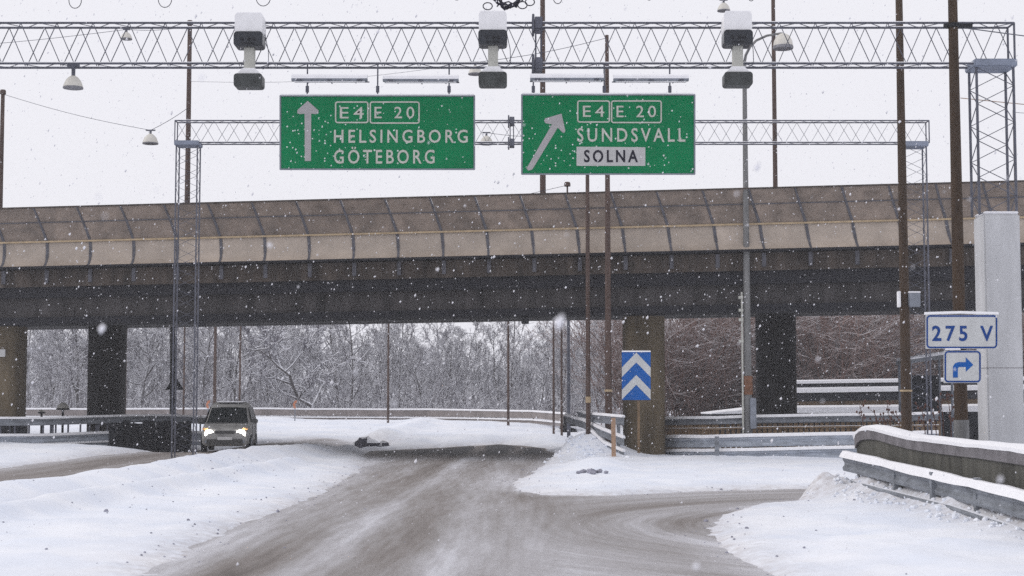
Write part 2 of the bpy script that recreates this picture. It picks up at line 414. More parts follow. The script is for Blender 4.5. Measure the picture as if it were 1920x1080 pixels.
def axis(parts):
    out = []
    for a, b, st in parts: out += list(np.arange(a, b, st))
    return np.array(out)
ys = np.concatenate([axis([(-8, 14, 1.0), (14, 42, .16), (42, 76, .3), (76, 125, 1.5)]), 125 * 1.12 ** np.arange(0, 36)])
xs = np.concatenate([-45 * 1.2 ** np.arange(24, 0, -1), axis([(-45, -20, 1.0), (-20, -11.5, .3), (-11.5, 9, .13), (9, 20, .4), (20, 45, 1.0)]), 45 * 1.2 ** np.arange(0, 25)])
XX, YY = np.meshgrid(xs, ys)
ZZ, DD, SS = terrain(XX, YY)
nx, ny = len(xs), len(ys)
idx = np.arange(nx * ny).reshape(ny, nx)
Q = np.stack([idx[:-1, :-1], idx[:-1, 1:], idx[1:, 1:], idx[1:, :-1]], -1).reshape(-1, 4)
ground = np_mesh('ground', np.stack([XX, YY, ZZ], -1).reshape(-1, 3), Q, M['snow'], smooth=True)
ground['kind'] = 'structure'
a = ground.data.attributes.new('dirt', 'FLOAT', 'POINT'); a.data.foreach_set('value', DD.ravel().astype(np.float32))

def gz(X, Y):
    return float(terrain(np.array([[X]], float), np.array([[Y]], float))[0][0, 0])

def make_road(name, poly, xr, yr, stx, sty, turn):
    x_ = np.arange(xr[0], xr[1], stx); y_ = np.arange(yr[0], yr[1], sty)
    X, Y = np.meshgrid(x_, y_); sdv = sdist(poly, X, Y)
    Z = base_z(X, Y) + .004
    n1, n2 = len(x_), len(y_); id_ = np.arange(n1 * n2).reshape(n2, n1)
    q = np.stack([id_[:-1, :-1], id_[:-1, 1:], id_[1:, 1:], id_[1:, :-1]], -1).reshape(-1, 4)
    q = q[(sdv.ravel()[q] < .9).any(1)]
    used = np.unique(q); re = np.full(n1 * n2, -1); re[used] = np.arange(len(used)); q = re[q]
    X = X.ravel()[used]; Y = Y.ravel()[used]; Z = Z.ravel()[used]; sdv = sdv.ravel()[used]
    o = np_mesh(name, np.stack([X, Y, Z], -1), q, M['road'], smooth=True)
    o['kind'] = 'structure'; me = o.data
    # lengthwise coordinates for the wheel tracks
    if turn:
        cx_, cy_ = 9.6, 26.5
        r = np.hypot(X - cx_, Y - cy_); th = np.arctan2(Y - cy_, cx_ - X)
        u2, v2 = r, th * 7
        tw = sstep(-1.2, 2.2, X - .06 * (Y - 20)) * (1 - sstep(41, 46, Y))
        sx = X - .02 * (Y - 20)
    else:
        cl = np.interp(Y, [6, 20, 34, 46, 57, 68, 78], [-20, -18, -14.8, -12.4, -11.0, -9.6, -7.5])
        sx = X - cl; u2, v2 = sx, Y; tw = np.zeros_like(X)
    lv = np.empty(len(me.loops), np.int32); me.loops.foreach_get('vertex_index', lv)
    for nm, (u, v) in (('straight', (sx, Y)), ('curved', (u2, v2))):
        uv = me.uv_layers.new(name=nm); uv.data.foreach_set('uv', np.stack([u[lv], v[lv]], -1).astype(np.float32).ravel())
    at = me.attributes.new('turn', 'FLOAT', 'POINT'); at.data.foreach_set('value', tw.astype(np.float32))
    if turn:
        def g(x, c, w_): return np.exp(-((x - c) / w_) ** 2)
        # packed slush between wheel tracks is paler, tracks are browner
        cs = .17 * g(sx, -2.55, .22) - .13 * g(sx, -3.2, .42) - .10 * g(sx, -1.7, .42) + .10 * g(sx, -.9, .42) - .08 * g(sx, .1, .45)
        cc = .03 * g(u2, 8.1, .6) - .20 * g(u2, 6.6, .32) - .03 * g(u2, 9.0, .4) + .03 * g(u2, 10.2, .5)
        cov = cs * (1 - tw) + cc * tw + .16 * sstep(34, 18, Y) * g(X, .3, 2.0) + .055
        cov = cov + .16 * sstep(-.7, .1, sdv) - .02
        cov = cov - .36 * sstep(60, 68, Y) * sstep(.5, -.3, sdv)  # bare asphalt under the bridge, also standing in for a dark windscreen smear
    else:
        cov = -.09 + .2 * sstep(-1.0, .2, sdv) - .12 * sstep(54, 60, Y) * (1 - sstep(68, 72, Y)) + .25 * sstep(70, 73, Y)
    at = me.attributes.new('cover', 'FLOAT', 'POINT'); at.data.foreach_set('value', cov.astype(np.float32))
    return o
make_road('road', ROAD, (-8, 29), (4, 79), .2, .25, True)
make_road('carriageway', LEFT, (-28, -4.5), (4, 79), .4, .5, False)

# ------------------------------------------------------------------ bridge
BS = .0165
def B(s, w_, z):
    k = BS if z > 6.3 else .0135      # the girder deepens a little towards the right
    return Vector((s - .08 * w_, 58.5 - .08 * s - w_, z + k * s))
def zpx(y): return P(960, y, 58.5).z
ZT, ZY, ZB = zpx(367), zpx(431), zpx(480)
ZF, ZG, ZFL, ZS = zpx(517), zpx(542), zpx(578), zpx(592)
S0, S1 = -34.0, 34.0
bridge = thing('bridge', (0, 58.5, 0), 'long dark concrete road bridge with curved tan noise barrier crossing the whole view', 'bridge')
def bsweep(prof, s0, s1, n=1):
    mb = MB(); k = len(prof); vs = []; fs = []
    for i in range(n + 1):
        s = s0 + (s1 - s0) * i / n
        vs += [B(s, a_, z_) for a_, z_ in prof]
    for i in range(n):
        for j in range(k): fs.append((i * k + j, (i + 1) * k + j, (i + 1) * k + (j + 1) % k, i * k + (j + 1) % k))
    fs += [tuple(range(k)), tuple(range(n * k + k - 1, n * k - 1, -1))]
    return mb.add(vs, fs)
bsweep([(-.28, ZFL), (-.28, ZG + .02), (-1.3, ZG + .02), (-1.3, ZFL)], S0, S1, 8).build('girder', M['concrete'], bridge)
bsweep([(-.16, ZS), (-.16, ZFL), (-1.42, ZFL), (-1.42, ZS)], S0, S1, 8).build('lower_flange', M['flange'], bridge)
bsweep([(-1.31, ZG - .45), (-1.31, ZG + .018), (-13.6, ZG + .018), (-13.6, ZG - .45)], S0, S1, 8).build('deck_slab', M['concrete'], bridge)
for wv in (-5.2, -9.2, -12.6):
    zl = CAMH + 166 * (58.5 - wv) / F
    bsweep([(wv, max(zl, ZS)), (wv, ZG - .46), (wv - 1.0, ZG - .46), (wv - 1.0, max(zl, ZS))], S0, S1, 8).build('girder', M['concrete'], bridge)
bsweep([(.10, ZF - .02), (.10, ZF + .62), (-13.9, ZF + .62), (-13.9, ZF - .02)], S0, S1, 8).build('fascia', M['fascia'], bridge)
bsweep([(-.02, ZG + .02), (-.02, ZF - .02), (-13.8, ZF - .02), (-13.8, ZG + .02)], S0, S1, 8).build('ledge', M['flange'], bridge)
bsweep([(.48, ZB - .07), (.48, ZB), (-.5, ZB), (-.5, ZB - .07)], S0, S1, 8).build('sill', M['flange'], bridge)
bsweep([(-13.4, ZF + .62), (-13.4, ZT - .9), (-13.6, ZT - .9), (-13.6, ZF + .62)], S0, S1, 8).build('rear_parapet', M['fascia'], bridge)
NB = 41; SPC = (S1 - S0) / NB
lean = lambda z: -.12 * (z - ZB) if z < ZY else -.12 * (ZY - ZB) - .33 * (z - ZY)
def lowprof(t):   # quarter pipe: lies back at the foot, upright at the orange rail
    a_ = t * math.pi / 2
    return .46 - .58 * math.sin(a_), ZB + (ZY - ZB) * (1 - math.cos(a_)) ** .85
def upprof(t): return -.12 + .10 * t + .28 * t * t, ZY + (ZT - ZY) * t
lp = [lowprof(t) for t in np.linspace(0, 1, 9)]; up = [upprof(t) for t in np.linspace(0, 1, 6)]
ribpts = lp + up[1:]
for i in range(NB):
    s0 = S0 + i * SPC; s1 = s0 + SPC
    if s1 < -27 or s0 > 27: pass
    for nm, pr, m_ in (('lower_panel', lp, 'panel_lo'), ('upper_panel', up, 'panel_up')):
        mb = MB(); k = len(pr); vs = []
        for s in (s0 + .04, s1 - .04):
            vs += [B(s + lean(z_), a_, z_) for a_, z_ in pr]
        for s in (s0 + .04, s1 - .04):
            vs += [B(s + lean(z_), a_ - .03, z_) for a_, z_ in pr]
        fs = [(j, k + j, k + j + 1, j + 1) for j in range(k - 1)] + [(2 * k + j, 2 * k + j + 1, 3 * k + j + 1, 3 * k + j) for j in range(k - 1)]
        fs += [(0, 2 * k, 3 * k, k), (k - 1, 2 * k - 1, 4 * k - 1, 3 * k - 1)]
        mb.add(vs, fs); mb.build(nm, M[m_], bridge, smooth=True)
for i in range(NB + 1):
    s = S0 + i * SPC; mb = MB()
    for j in range(len(ribpts) - 1):
        (a0, z0), (a1, z1) = ribpts[j], ribpts[j + 1]
        wd = .040 if j < 4 else (.055 if z1 < ZY + .2 else .055 - .02 * (z1 - ZY) / (ZT - ZY))
        p0 = B(s + lean(z0), a0 + .03, z0); p1 = B(s + lean(z1), a1 + .03, z1)
        mb.add([p0 + Vector((-wd, 0, 0)), p0 + Vector((wd, 0, 0)), p1 + Vector((wd, 0, 0)), p1 + Vector((-wd, 0, 0)),
                p0 + Vector((-wd, .09, 0)), p0 + Vector((wd, .09, 0)), p1 + Vector((wd, .09, 0)), p1 + Vector((-wd, .09, 0))],
               [(0, 1, 2, 3), (4, 7, 6, 5), (0, 4, 5, 1), (3, 2, 6, 7), (0, 3, 7, 4), (1, 5, 6, 2)])
    mb.box(B(s, .14, ZF + .36), (.14, .10, .5))
    mb.build('rib', M['rib'], bridge)
def lrail(name, z_, a_, h, m_):
    p0 = B(S0 + lean(z_), a_, z_); p1 = B(S1 + lean(z_), a_, z_)
    mb = MB(); mb.sweep([p0, p1], [(-.03, -h), (-.03, h), (.03, h), (.03, -h)]); mb.build(name, m_, bridge)
lrail('orange_rail', ZY, -.075, .032, M['orange'])
lrail('seam_rail', ZY + (ZT - ZY) * .57, upprof(.57)[0] + .01, .016, M['rib'])
lrail('top_rail', ZT, upprof(1)[0], .03, M['fascia'])
def pier(x0, x1, Y, m_, ztop_off=0):
    a_ = P(x0, 700, Y); b_ = P(x1, 700, Y); wd = b_.x - a_.x; cx_ = (a_.x + b_.x) / 2
    zt = (ZS if Y < 62 else 5.95) + .0115 * cx_ - .01
    mb = MB(); n = 20; pr = []
    for k in range(n):
        t = 2 * math.pi * k / n
        c_, s_ = math.cos(t), math.sin(t)
        pr.append((cx_ + wd / 2 * math.copysign(abs(c_) ** .45, c_), Y + wd / 2 + wd / 2 * math.copysign(abs(s_) ** .45, s_), -.3))
    mb.prism(pr, (0, 0, zt + .3)); o = mb.build('pier', M[m_], bridge, smooth=True); return o
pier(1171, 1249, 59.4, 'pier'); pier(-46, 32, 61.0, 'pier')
pier(1425, 1497, 66, 'piershade'); pier(160, 225, 69.5, 'piershade')
for (x, y) in ((985, 602), (378, 607)):
    c = P(x, y, 58.9); o = MB().box(c - Vector((0, 0, .0)), (.26, .3, .2)).tube(c, c + Vector((0, 0, .2)), .04)
    o = o.build('underbridge_light', M['black']); tag(o, 'small black light box under the bridge edge near ' + ('mid span' if x > 900 else 'the left column'), 'bridge light', 'small boxes under the bridge edge')
o = MB().box(P(1, 662, 60.8), (.36, .04, .28)).build('number_plate', M['plate']); tag(o, 'small pale plate fixed on the leftmost bridge pier', 'plate')

# ------------------------------------------------------------------ gantries
def lattice(mb, a, b, c, d, n, r, phase=0):
    """zigzag between line a->b and line c->d"""
    a, b, c, d = map(Vector, (a, b, c, d))
    for i in range(n):
        t0 = i / n; tm = (i + .5) / n; t1 = (i + 1) / n
        p = a.lerp(b, t0); q = c.lerp(d, tm); p2 = a.lerp(b, t1)
        if phase: p = c.lerp(d, t0); q = a.lerp(b, tm); p2 = c.lerp(d, t1)
        mb.tube(p, q, r, n=4, caps=False); mb.tube(q, p2, r, n=4, caps=False)

def gantry(label, Y, xl, xr, zt, zb, dep, per, cols, rch, rweb, splice=None, ped=None):
    t = thing('gantry', (xr, Y, 0), label, 'gantry', 'overhead road gantries')
    f0, f1 = Vector((xl, Y, 0)), Vector((xr, Y, 0)); bk = Vector((0, dep, 0))
    Z = lambda v, z: Vector((v.x, v.y, z))
    n = int(round((xr - xl) / per))
    mb = MB()
    for z in (zt, zb):
        for o_ in (Vector((0, 0, 0)), bk): mb.tube(Z(f0, z) + o_, Z(f1, z) + o_, rch, n=6)
    for xx in (f0, f1):
        mb.tube(Z(xx, zb), Z(xx, zt), rch, n=6); mb.tube(Z(xx, zb) + bk, Z(xx, zt) + bk, rch, n=6)
        mb.tube(Z(xx, zb), Z(xx, zb) + bk, rch, n=6); mb.tube(Z(xx, zt), Z(xx, zt) + bk, rch, n=6)
    mb.build('chord', M['steel'], t)
    mb = MB()
    lattice(mb, Z(f0, zb), Z(f1, zb), Z(f0, zt), Z(f1, zt), n, rweb)
    lattice(mb, Z(f0, zb) + bk, Z(f1, zb) + bk, Z(f0, zt) + bk, Z(f1, zt) + bk, n, rweb, 1)
    lattice(mb, Z(f0, zt), Z(f1, zt), Z(f0, zt) + bk, Z(f1, zt) + bk, n, rweb * .9)
    lattice(mb, Z(f0, zb), Z(f1, zb), Z(f0, zb) + bk, Z(f1, zb) + bk, n, rweb * .9, 1)
    mb.build('lattice', M['steel'], t)
    # ledge of snow on the chords
    mb = MB()
    for z in (zt, zb):
        for o_ in (Vector((0, 0, rch * .8)), bk + Vector((0, 0, rch * .8))):
            mb.sweep([Z(f0, z) + o_, Z(f1, z) + o_], [(-rch * .9, 0), (-rch * .5, rch * .7), (rch * .5, rch * .7), (rch * .9, 0)])
    mb.build('snow_ledge', M['cap'], t)
    if splice is not None:
        mb = MB()
        for z in (zt, zb):
            mb.box((splice, Y + dep / 2, z), (.16, dep + .12, .24)); mb.box((splice - .11, Y + dep / 2, z), (.05, dep + .18, .34))
        for dx in (-.06, .05): mb.tube((splice + dx, Y - .02, zb), (splice + dx, Y - .02, zt), rch * .9, n=6)
        mb.build('splice', M['steel'], t, bevel=.01)
    for (xc, wd, ztop, zbot, boxh) in cols:
        mb = MB(); hw = wd / 2
        L = [Vector((xc + sx * hw, Y + dy, 0)) for sx in (-1, 1) for dy in (0, dep + .1)]
        for l_ in L: mb.tube(Z(l_, zbot), Z(l_, ztop), rch * 1.25, n=6)
        m_ = max(3, int(round((ztop - zbot) / (wd * .95))))
        for (i, j) in ((0, 2), (1, 3), (0, 1), (2, 3)):
            lattice(mb, Z(L[i], zbot), Z(L[i], ztop), Z(L[j], zbot), Z(L[j], ztop), m_, rweb, 1 if (i, j) in ((1, 3), (2, 3)) else 0)
        mb.build('column', M['steel'], t)
        MB().box((xc + .0, Y + dep / 2 + .05, ztop + boxh / 2), (wd + .12, dep + .3, boxh)).build('bearing_box', M['box_grey'], t, bevel=.02)
    return t
Y1 = 32.0
zt1 = P(960, 43, Y1).z; zb1 = P(960, 119, Y1).z
xr1 = P(1902, 80, Y1).x; xc1 = P(1868, 250, Y1).x; w1 = px(70, Y1)
zbot1 = P(1868, 402, Y1).z
g1 = gantry('nearer lattice gantry carrying two green signs and three white cameras', Y1, -25, xr1, zt1, zb1, .42, px(68.5, Y1),
       [(xc1, w1, P(1868, 126, Y1).z, zbot1, px(15, Y1)), (-24.6, w1, P(1868, 126, Y1).z, 0.0, px(15, Y1))], .022, .0105, splice=P(1010, 80, Y1).x)
ped = MB().box((P(1880, 600, Y1).x, Y1 + .26, zbot1 / 2), (px(68, Y1), .72, zbot1)).build('pedestal', M['pedestal'], bevel=.03)
MB().box((P(1880, 600, Y1).x, Y1 + .26, P(0, 690, Y1).z), (px(68, Y1) + .006, .726, .012)).build('joint', M['lip'], ped, local=True)
MB().box((P(1880, 600, Y1).x, Y1 + .26, zbot1 + .03), (px(66, Y1), .68, .05)).build('snow_cap', M['cap'], ped, bevel=.02, local=True)
tag(ped, 'tall plain white concrete pedestal under the right gantry column', 'pedestal')
Y2 = 52.0
zt2 = P(960, 226, Y2).z; zb2 = P(960, 267, Y2).z
gantry('farther lattice gantry in front of the bridge, smaller and empty', Y2, P(328, 240, Y2).x, P(1742, 240, Y2).x, zt2, zb2, .40, px(50, Y2),
       [(P(347, 500, Y2).x, px(40, Y2), zb2 - .1, -.2, px(9, Y2)), (P(1721, 500, Y2).x, px(40, Y2), zb2 - .14, -.2, px(10, Y2))], .021, .0085, splice=P(960, 240, Y2).x)
Y3 = 27.0
gantry('nearest gantry just above the picture with cable loops hanging below it', Y3, -22, 11.0, P(960, -102, Y3).z, P(960, -17, Y3).z, .42, px(68.5, Y1),
       [(10.6, w1, P(960, 0, Y3).z, 0.0, px(15, Y1)), (-21.6, w1, P(960, 0, Y3).z, 0.0, px(15, Y1))], .022, .0105)
# sensors with loops under the nearest gantry
sens = [(138, 9, 12, 1), (307, 6, 13, 0), (492, 2, 14, 1), (672, 1, 6, 0), (856, 2, 6, 1), (1046, 6, 8, 0), (1218, 5, 4, 0), (1410, 5, 5, 0)]
where = ['first cable loop from the left along the top of the picture', 'second cable loop from the left along the top edge', 'cable loop just right of the left camera', 'faint cable loop above the left sign', 'cable loop above the right end of the left sign', 'cable loop right of the tangled cables', 'narrow cable loop above the right sign', 'narrow cable loop right of the rightmost camera']
for (x, y, r, disc), lb in zip(sens, where):
    zb3 = P(960, -17, Y3).z; c = P(x, y - 13, Y3)
    t = thing('loop_sensor', (c.x, Y3, zb3), lb, 'sensor', 'cable loops under the nearest gantry')
    R = px(r, Y3); pts = []
    for k in range(15):
        a_ = math.radians(-220 + 260 * k / 14)
        pts.append(Vector((c.x + R * math.cos(a_), Y3 + .1, max(c.z - R * .2 + R * 1.25 * math.sin(a_), 0))))
    pts = [Vector((pts[0].x, Y3 + .1, zb3))] + pts + [Vector((pts[-1].x, Y3 + .1, zb3))]
    MB().path(pts, .007, 5).build('loop', M['cable'], t)
    MB().box((c.x - (.12 if disc else 0), Y3 + .1, zb3 + (.03 if not disc else -.005)), (.5 if disc else .14, .3, .08)).build('mount', M['rust'], t, bevel=.02)
mb = MB(); rr = random.Random(5)
c0 = P(952, -2, Y3 - .1)
for k in range(9):
    pts = []; a0 = rr.uniform(0, 6)
    for j in range(14):
        q = j / 13
        pts.append(c0 + Vector((px(50, Y3) * (q * 2 - 1) * rr.uniform(.55, 1) + .04 * math.sin(9 * q + a0), .12 * math.sin(5 * q + a0), -px(20, Y3) * math.sin(math.pi * q) * rr.uniform(.35, 1.0) + px(14, Y3) * (1 - math.sin(math.pi * q)))))
    mb.path(pts, .012, 5)
for k in range(3):
    cc = c0 + Vector((px((-38, 28, 42)[k], Y3), 0, -px((14, 12, 6)[k], Y3)))
    mb.path([cc + Vector((px(9, Y3) * math.cos(a_), 0, px(7, Y3) * math.sin(a_))) for a_ in np.linspace(0, 6.28, 12)], .010, 5)
o = mb.build('cable_tangle', M['cable']); tag(o, 'tangled bundle of dark cables hanging above the middle camera', 'cables')

# traffic cameras ------------------------------------------------------------
def traffic_camera(xc, y0, label):
    Yc = Y1 - .35; k = px(1, Yc)
    top = P(xc, y0, Yc); cx_ = top.x
    t = thing('traffic_camera', (cx_, Yc, top.z), label, 'camera', 'white twin cameras on the gantry')
    z = lambda y: P(xc, y0 + y, Yc).z
    mb = MB(); mb.rrect(cx_, (z(0) + z(35)) / 2, 53 * k, 35 * k + .04, .07, Yc - .05, Yc + .42)
    up_ = mb.build('housing', M['white'], t, smooth=True)
    mb = MB(); mb.rrect(cx_, z(0) - .01, 50 * k, .09, .04, Yc - .03, Yc + .40); mb.build('snow_cap', M['cap'], up_, smooth=True)
    mb = MB(); mb.rrect(cx_, (z(33) + z(62)) / 2, 55 * k, 29 * k, .07, Yc - .09, Yc + .3); fc = mb.build('front_glass', M['blackglass'], t, smooth=True)
    mb = MB(); 
    for dx in (-.12, .02, .12): mb.tube((cx_ + dx, Yc - .10, z(48)), (cx_ + dx, Yc - .085, z(48)), .035, n=12)
    mb.box((cx_, Yc - .097, z(56)), (.26, .012, .02)); mb.build('lens', M['black'], fc)
    MB().rrect(cx_ + .005, (z(60) + z(104)) / 2, 19 * k, 44 * k, .02, Yc + .02, Yc + .2).build('stem', M['cream'], t, smooth=True)
    mb = MB(); zz0, zz1 = z(100), z(113)
    mb.prism([(cx_ - 12 * k, Yc, zz0), (cx_ + 12 * k, Yc, zz0), (cx_ + 25 * k, Yc, zz1), (cx_ - 25 * k, Yc, zz1)]    , (0, .36, 0))
    lo = mb.build('flash_housing', M['white'], t, bevel=.015)
    mb = MB(); mb.rrect(cx_, (z(111) + z(137)) / 2, 54 * k, 26 * k, .06, Yc - .05, Yc + .30); mb.build('flash_glass', M['darkface'], t, smooth=True)
    mb = MB(); mb.tube((cx_, Yc + .12, z(70)), (cx_, Y1 + .2, z(72)), .03); mb.tube((cx_, Yc + .12, z(98)), (cx_, Y1 + .2, zb1), .03)
    mb.path([(cx_ + 26 * k, Yc + .3, z(30)), (cx_ + 33 * k, Yc + .3, z(62)), (cx_ + 34 * k, Yc + .3, z(90)), (cx_ + 22 * k, Yc + .35, z(96))], .008, 5)
    mb.build('bracket', M['steel'], t)
traffic_camera(467, 27, 'leftmost white twin camera, above the left green sign edge')
traffic_camera(924, 24, 'middle white twin camera, between the two green signs')
traffic_camera(1383, 24, 'rightmost white twin camera, right of the slanted arrow sign')

# ------------------------------------------------------------------ lettering
_tc = {}
def text_pts(s, bold=.0):
    if (s, bold) in _tc: return _tc[(s, bold)]
    cu = bpy.data.curves.new('t', 'FONT'); cu.body = s; cu.size = 1; cu.offset = bold; cu.space_character = 1.38; cu.resolution_u = 3
    ob = bpy.data.objects.new('t', cu); COL.objects.link(ob)
    dg = bpy.context.evaluated_depsgraph_get(); dg.update()
    me = bpy.data.meshes.new_from_object(ob.evaluated_get(dg))
    vs = [v.co.copy() for v in me.vertices]; fs = [tuple(p.vertices) for p in me.polygons]
    bpy.data.objects.remove(ob); bpy.data.curves.remove(cu); bpy.data.meshes.remove(me)
    _tc[(s, bold)] = (vs, fs); return vs, fs
def lettering(s, x0, y0, x1, y1, Y, m_, parent, bold=.006, capfix=None):
    """fit text to the pixel box x0,y0 (top left) .. x1,y1 at depth Y"""
    vs, fs = text_pts(s, bold)
    ax = min(v.x for v in vs); bx = max(v.x for v in vs); az = min(v.y for v in vs); bz = max(v.y for v in vs)
    A = P(x0, y1, Y); Bq = P(x1, y0, Y)
    mb = MB(); q = [Vector((A.x + (v.x - ax) / (bx - ax) * (Bq.x - A.x), Y, A.z + (v.y - az) / (bz - az) * (Bq.z - A.z))) for v in vs]
    mb.add(q, fs)
    return mb.build('lettering', m_, parent)
def ppoly(pts, Y, th, m_, name, parent):
    return MB().prism([P(x, y, Y) for x, y in pts], (0, th, 0)).build(name, m_, parent)
def outline(x0, y0, x1, y1, wd, Y, m_, parent, name='border', r=5, th=.006):
    def ring(e, rr):
        out = []
        for (cx_, cy_, a0) in ((x1 - e - rr, y0 + e + rr, 0), (x0 + e + rr, y0 + e + rr, 90), (x0 + e + rr, y1 - e - rr, 180), (x1 - e - rr, y1 - e - rr, 270)):
            for k in range(5):
                a_ = math.radians(a0 + 22.5 * k); out.append((cx_ + rr * math.cos(a_), cy_ - rr * math.sin(a_)))
        return out
    o_ = ring(0, r); i_ = ring(wd, max(r - wd, .8)); n = len(o_)
    mb = MB(); vs = [P(x, y, Y) for x, y in o_] + [P(x, y, Y) for x, y in i_]
    fs = [(k, (k + 1) % n, n + (k + 1) % n, n + k) for k in range(n)]
    mb.add(vs, fs); return mb.build(name, m_, parent)

YS = Y1 - .02
def green_sign(x0, y0, x1, y1, label, hang, skew=0):
    b = P((x0 + x1) / 2, y1, YS)
    t = thing('road_sign', b, label, 'road sign', 'green motorway signs on the gantry')
    MB().prism([P(x0, y0, YS), P(x1, y0 + skew, YS), P(x1, y1 + skew, YS), P(x0, y1, YS)], (0, .05, 0)).build('panel', M['green'], t)
    outline(x0 - 2, y0 - 2, x1 + 2, y1 + skew + 1, 3, YS - .012, M['zinc'], t, 'frame', r=2)
    for hx in hang:
        mb = MB(); a_ = P(hx, y0 + 2, YS + .1); z1 = zb1
        mb.tube(a_, (a_.x, a_.y, z1), .016, n=6)
        zc = P(hx, 165, YS).z; mb.tube((a_.x, a_.y, zc - .07), (a_.x, a_.y, zc + .06), .035, n=8)
        mb.build('hanger', M['steel'], t)
    for hx in hang: MB().box(P(hx, (y0 + y1) / 2, YS + .09), (.06, .05, px(y1 - y0, YS) * .96)).build('backing_rail', M['steel'], t)
    mb = MB(); a_ = P(x0, y0 - 1, YS); c_ = P(x1, y0 + skew - 1, YS)
    mb.sweep([a_ + Vector((0, .02, 0)), c_ + Vector((0, .02, 0))], [(-.035, 0), (-.025, .025), (.025, .03), (.035, 0)]); mb.build('snow_ledge', M['cap'], t)
    return t
YL = YS - .008
s1_ = green_sign(526, 180, 889, 318, 'left green motorway sign with upright arrow and two city names', (576, 708, 842))
ppoly([(577, 189), (586, 197), (597, 207), (597, 212), (592, 214), (583.5, 213), (583, 302), (571.5, 302), (571, 213), (562, 214), (557, 212), (558, 206), (568, 197)], YL, .006, M['arrow'], 'arrow', s1_)
for (sg, bx, by, tx) in ((s1_, (628, 691, 693, 787), (190, 231), (637, 682, 702, 777)), ):
    outline(bx[0], by[0], bx[1], by[1], 2.6, YL, M['letter'], sg, 'number_frame'); outline(bx[2], by[0], bx[3], by[1] + 1, 2.6, YL, M['letter'], sg, 'number_frame')
lettering('E4', 637, 200.5, 682, 222, YL, M['letter'], s1_); lettering('E 20', 702, 200, 777, 222, YL, M['letter'], s1_)
lettering('HELSINGBORG', 626, 243, 877, 268, YL, M['letter'], s1_, bold=.014); lettering('GÖTEBORG', 626, 275, 815, 307, YL, M['letter'], s1_, bold=.014)
s2_ = green_sign(979, 178, 1302, 327, 'right green motorway sign with slanted arrow and pale town plate', (1000, 1133, 1256))
ppoly([(1053, 213), (1060, 245), (1058, 249), (1054, 248), (1046, 239), (998, 318), (991, 320), (987, 316), (1035, 233), (1023, 231), (1020, 227), (1022, 222)], YL, .006, M['arrow'], 'arrow', s2_)
outline(1082, 188, 1144, 230, 2.6, YL, M['letter'], s2_, 'number_frame'); outline(1145.5, 188, 1241, 231, 2.6, YL, M['letter'], s2_, 'number_frame')
lettering('E4', 1093, 198, 1133, 219, YL, M['letter'], s2_); lettering('E 20', 1156, 198, 1230, 220, YL, M['letter'], s2_)
lettering('SUNDSVALL', 1082, 240, 1285, 266, YL, M['letter'], s2_, bold=.014)
ppoly([(1081, 275), (1210, 276), (1210, 311), (1081, 311)], YL, .006, M['plate'], 'town_plate', s2_)
lettering('SOLNA', 1095, 281, 1196, 304.5, YL - .005, M['navy'], s2_, bold=.022)

def sign_lamp(x0, x1, y, label):
    Yl = YS - .35; a_ = P(x0, y, Yl); b_ = P(x1, y, Yl)
    t = thing('sign_lamp', (a_ + b_) / 2, label, 'sign lamp', 'tube lamps over the green signs')
    mb = MB(); mb.sweep([a_, b_], [(-.06, -.02), (-.07, .02), (.07, .02), (.06, -.02)]); mb.build('casing', M['zinc'], t)
    mb = MB(); mb.tube(a_ + Vector((.05, 0, -.03)), b_ + Vector((-.05, 0, -.03)), .018, n=8); mb.build('tube', M['white'], t)
    n = 12; mb = MB(); pth = [a_.lerp(b_, i / n) + Vector((0, 0, .02)) for i in range(n + 1)]
    mb.sweep(pth, [(-.075, 0), (-.07, .055), (-.03, .09), (.03, .092), (.07, .055), (.075, 0)]); mb.build('snow_cap', M['cap'], t, smooth=True)
    mb = MB()
    for q in (.18, .82):
        p = a_.lerp(b_, q) + Vector((0, 0, .03)); mb.tube(p, (p.x, YS + .1, p.z), .012, n=6)
    p = a_.lerp(b_, .5); mb.tube(p + Vector((0, 0, 0)), (p.x, YS + .1, p.z + .02), .012, n=6)
    for q in (.1, .5, .9): mb.box(a_.lerp(b_, q) + Vector((0, -.012, -.012)), (.1, .13, .03))
    mb.tube((a_.x, YS + .1, a_.z + .05), (b_.x, YS + .1, b_.z + .05), .012, n=6)
    mb.build('bracket', M['steel'], t)
sign_lamp(547, 689, 150, 'snow topped tube lamp over the left half of the left sign')
sign_lamp(718, 860, 151, 'snow topped tube lamp over the right half of the left sign')
sign_lamp(994, 1132, 149, 'snow topped tube lamp over the left half of the right sign')
sign_lamp(1150, 1291, 150, 'snow topped tube lamp over the right half of the right sign')

# ------------------------------------------------------------------ poles
def pole(name, label, pts, r0, r1, Y, m_, cat='pole', group='poles around the junction', zb=None, n=10):
    """pts: bottom pixel, top pixel"""
    a_ = P(*pts[0], Y); b_ = P(*pts[1], Y)
    if zb is not None:
        a_ = Vector(((a_.x), Y, zb))
    b_ = Vector((a_.x + (b_.x - a_.x) * 0 + 0, Y, b_.z))
    t = thing(name, a_, label, cat, group)
    MB().tube(a_, b_, px(r0, Y) / 2, px(r1, Y) / 2, n).build('shaft', M[m_], t, smooth=True)
    return t, a_, b_
t, _, _ = pole('wooden_pole', 'thickest dark brown pole, behind the blue lettered sign', ((1803, 822), (1790, -60)), 27, 17, 31.0, 'darkrust', zb=-.1)
mb = MB(); c = P(1793.5, 48, 31.0); xk = t.location.x
mb.tube((xk, 31, c.z - .04), (xk, 31, c.z + .04), .125, n=12); mb.box((xk + .22, 31, c.z), (.3, .1, .07)); mb.box((xk - .13, 31, c.z), (.1, .1, .07)); mb.build('collar', M['black'], t)
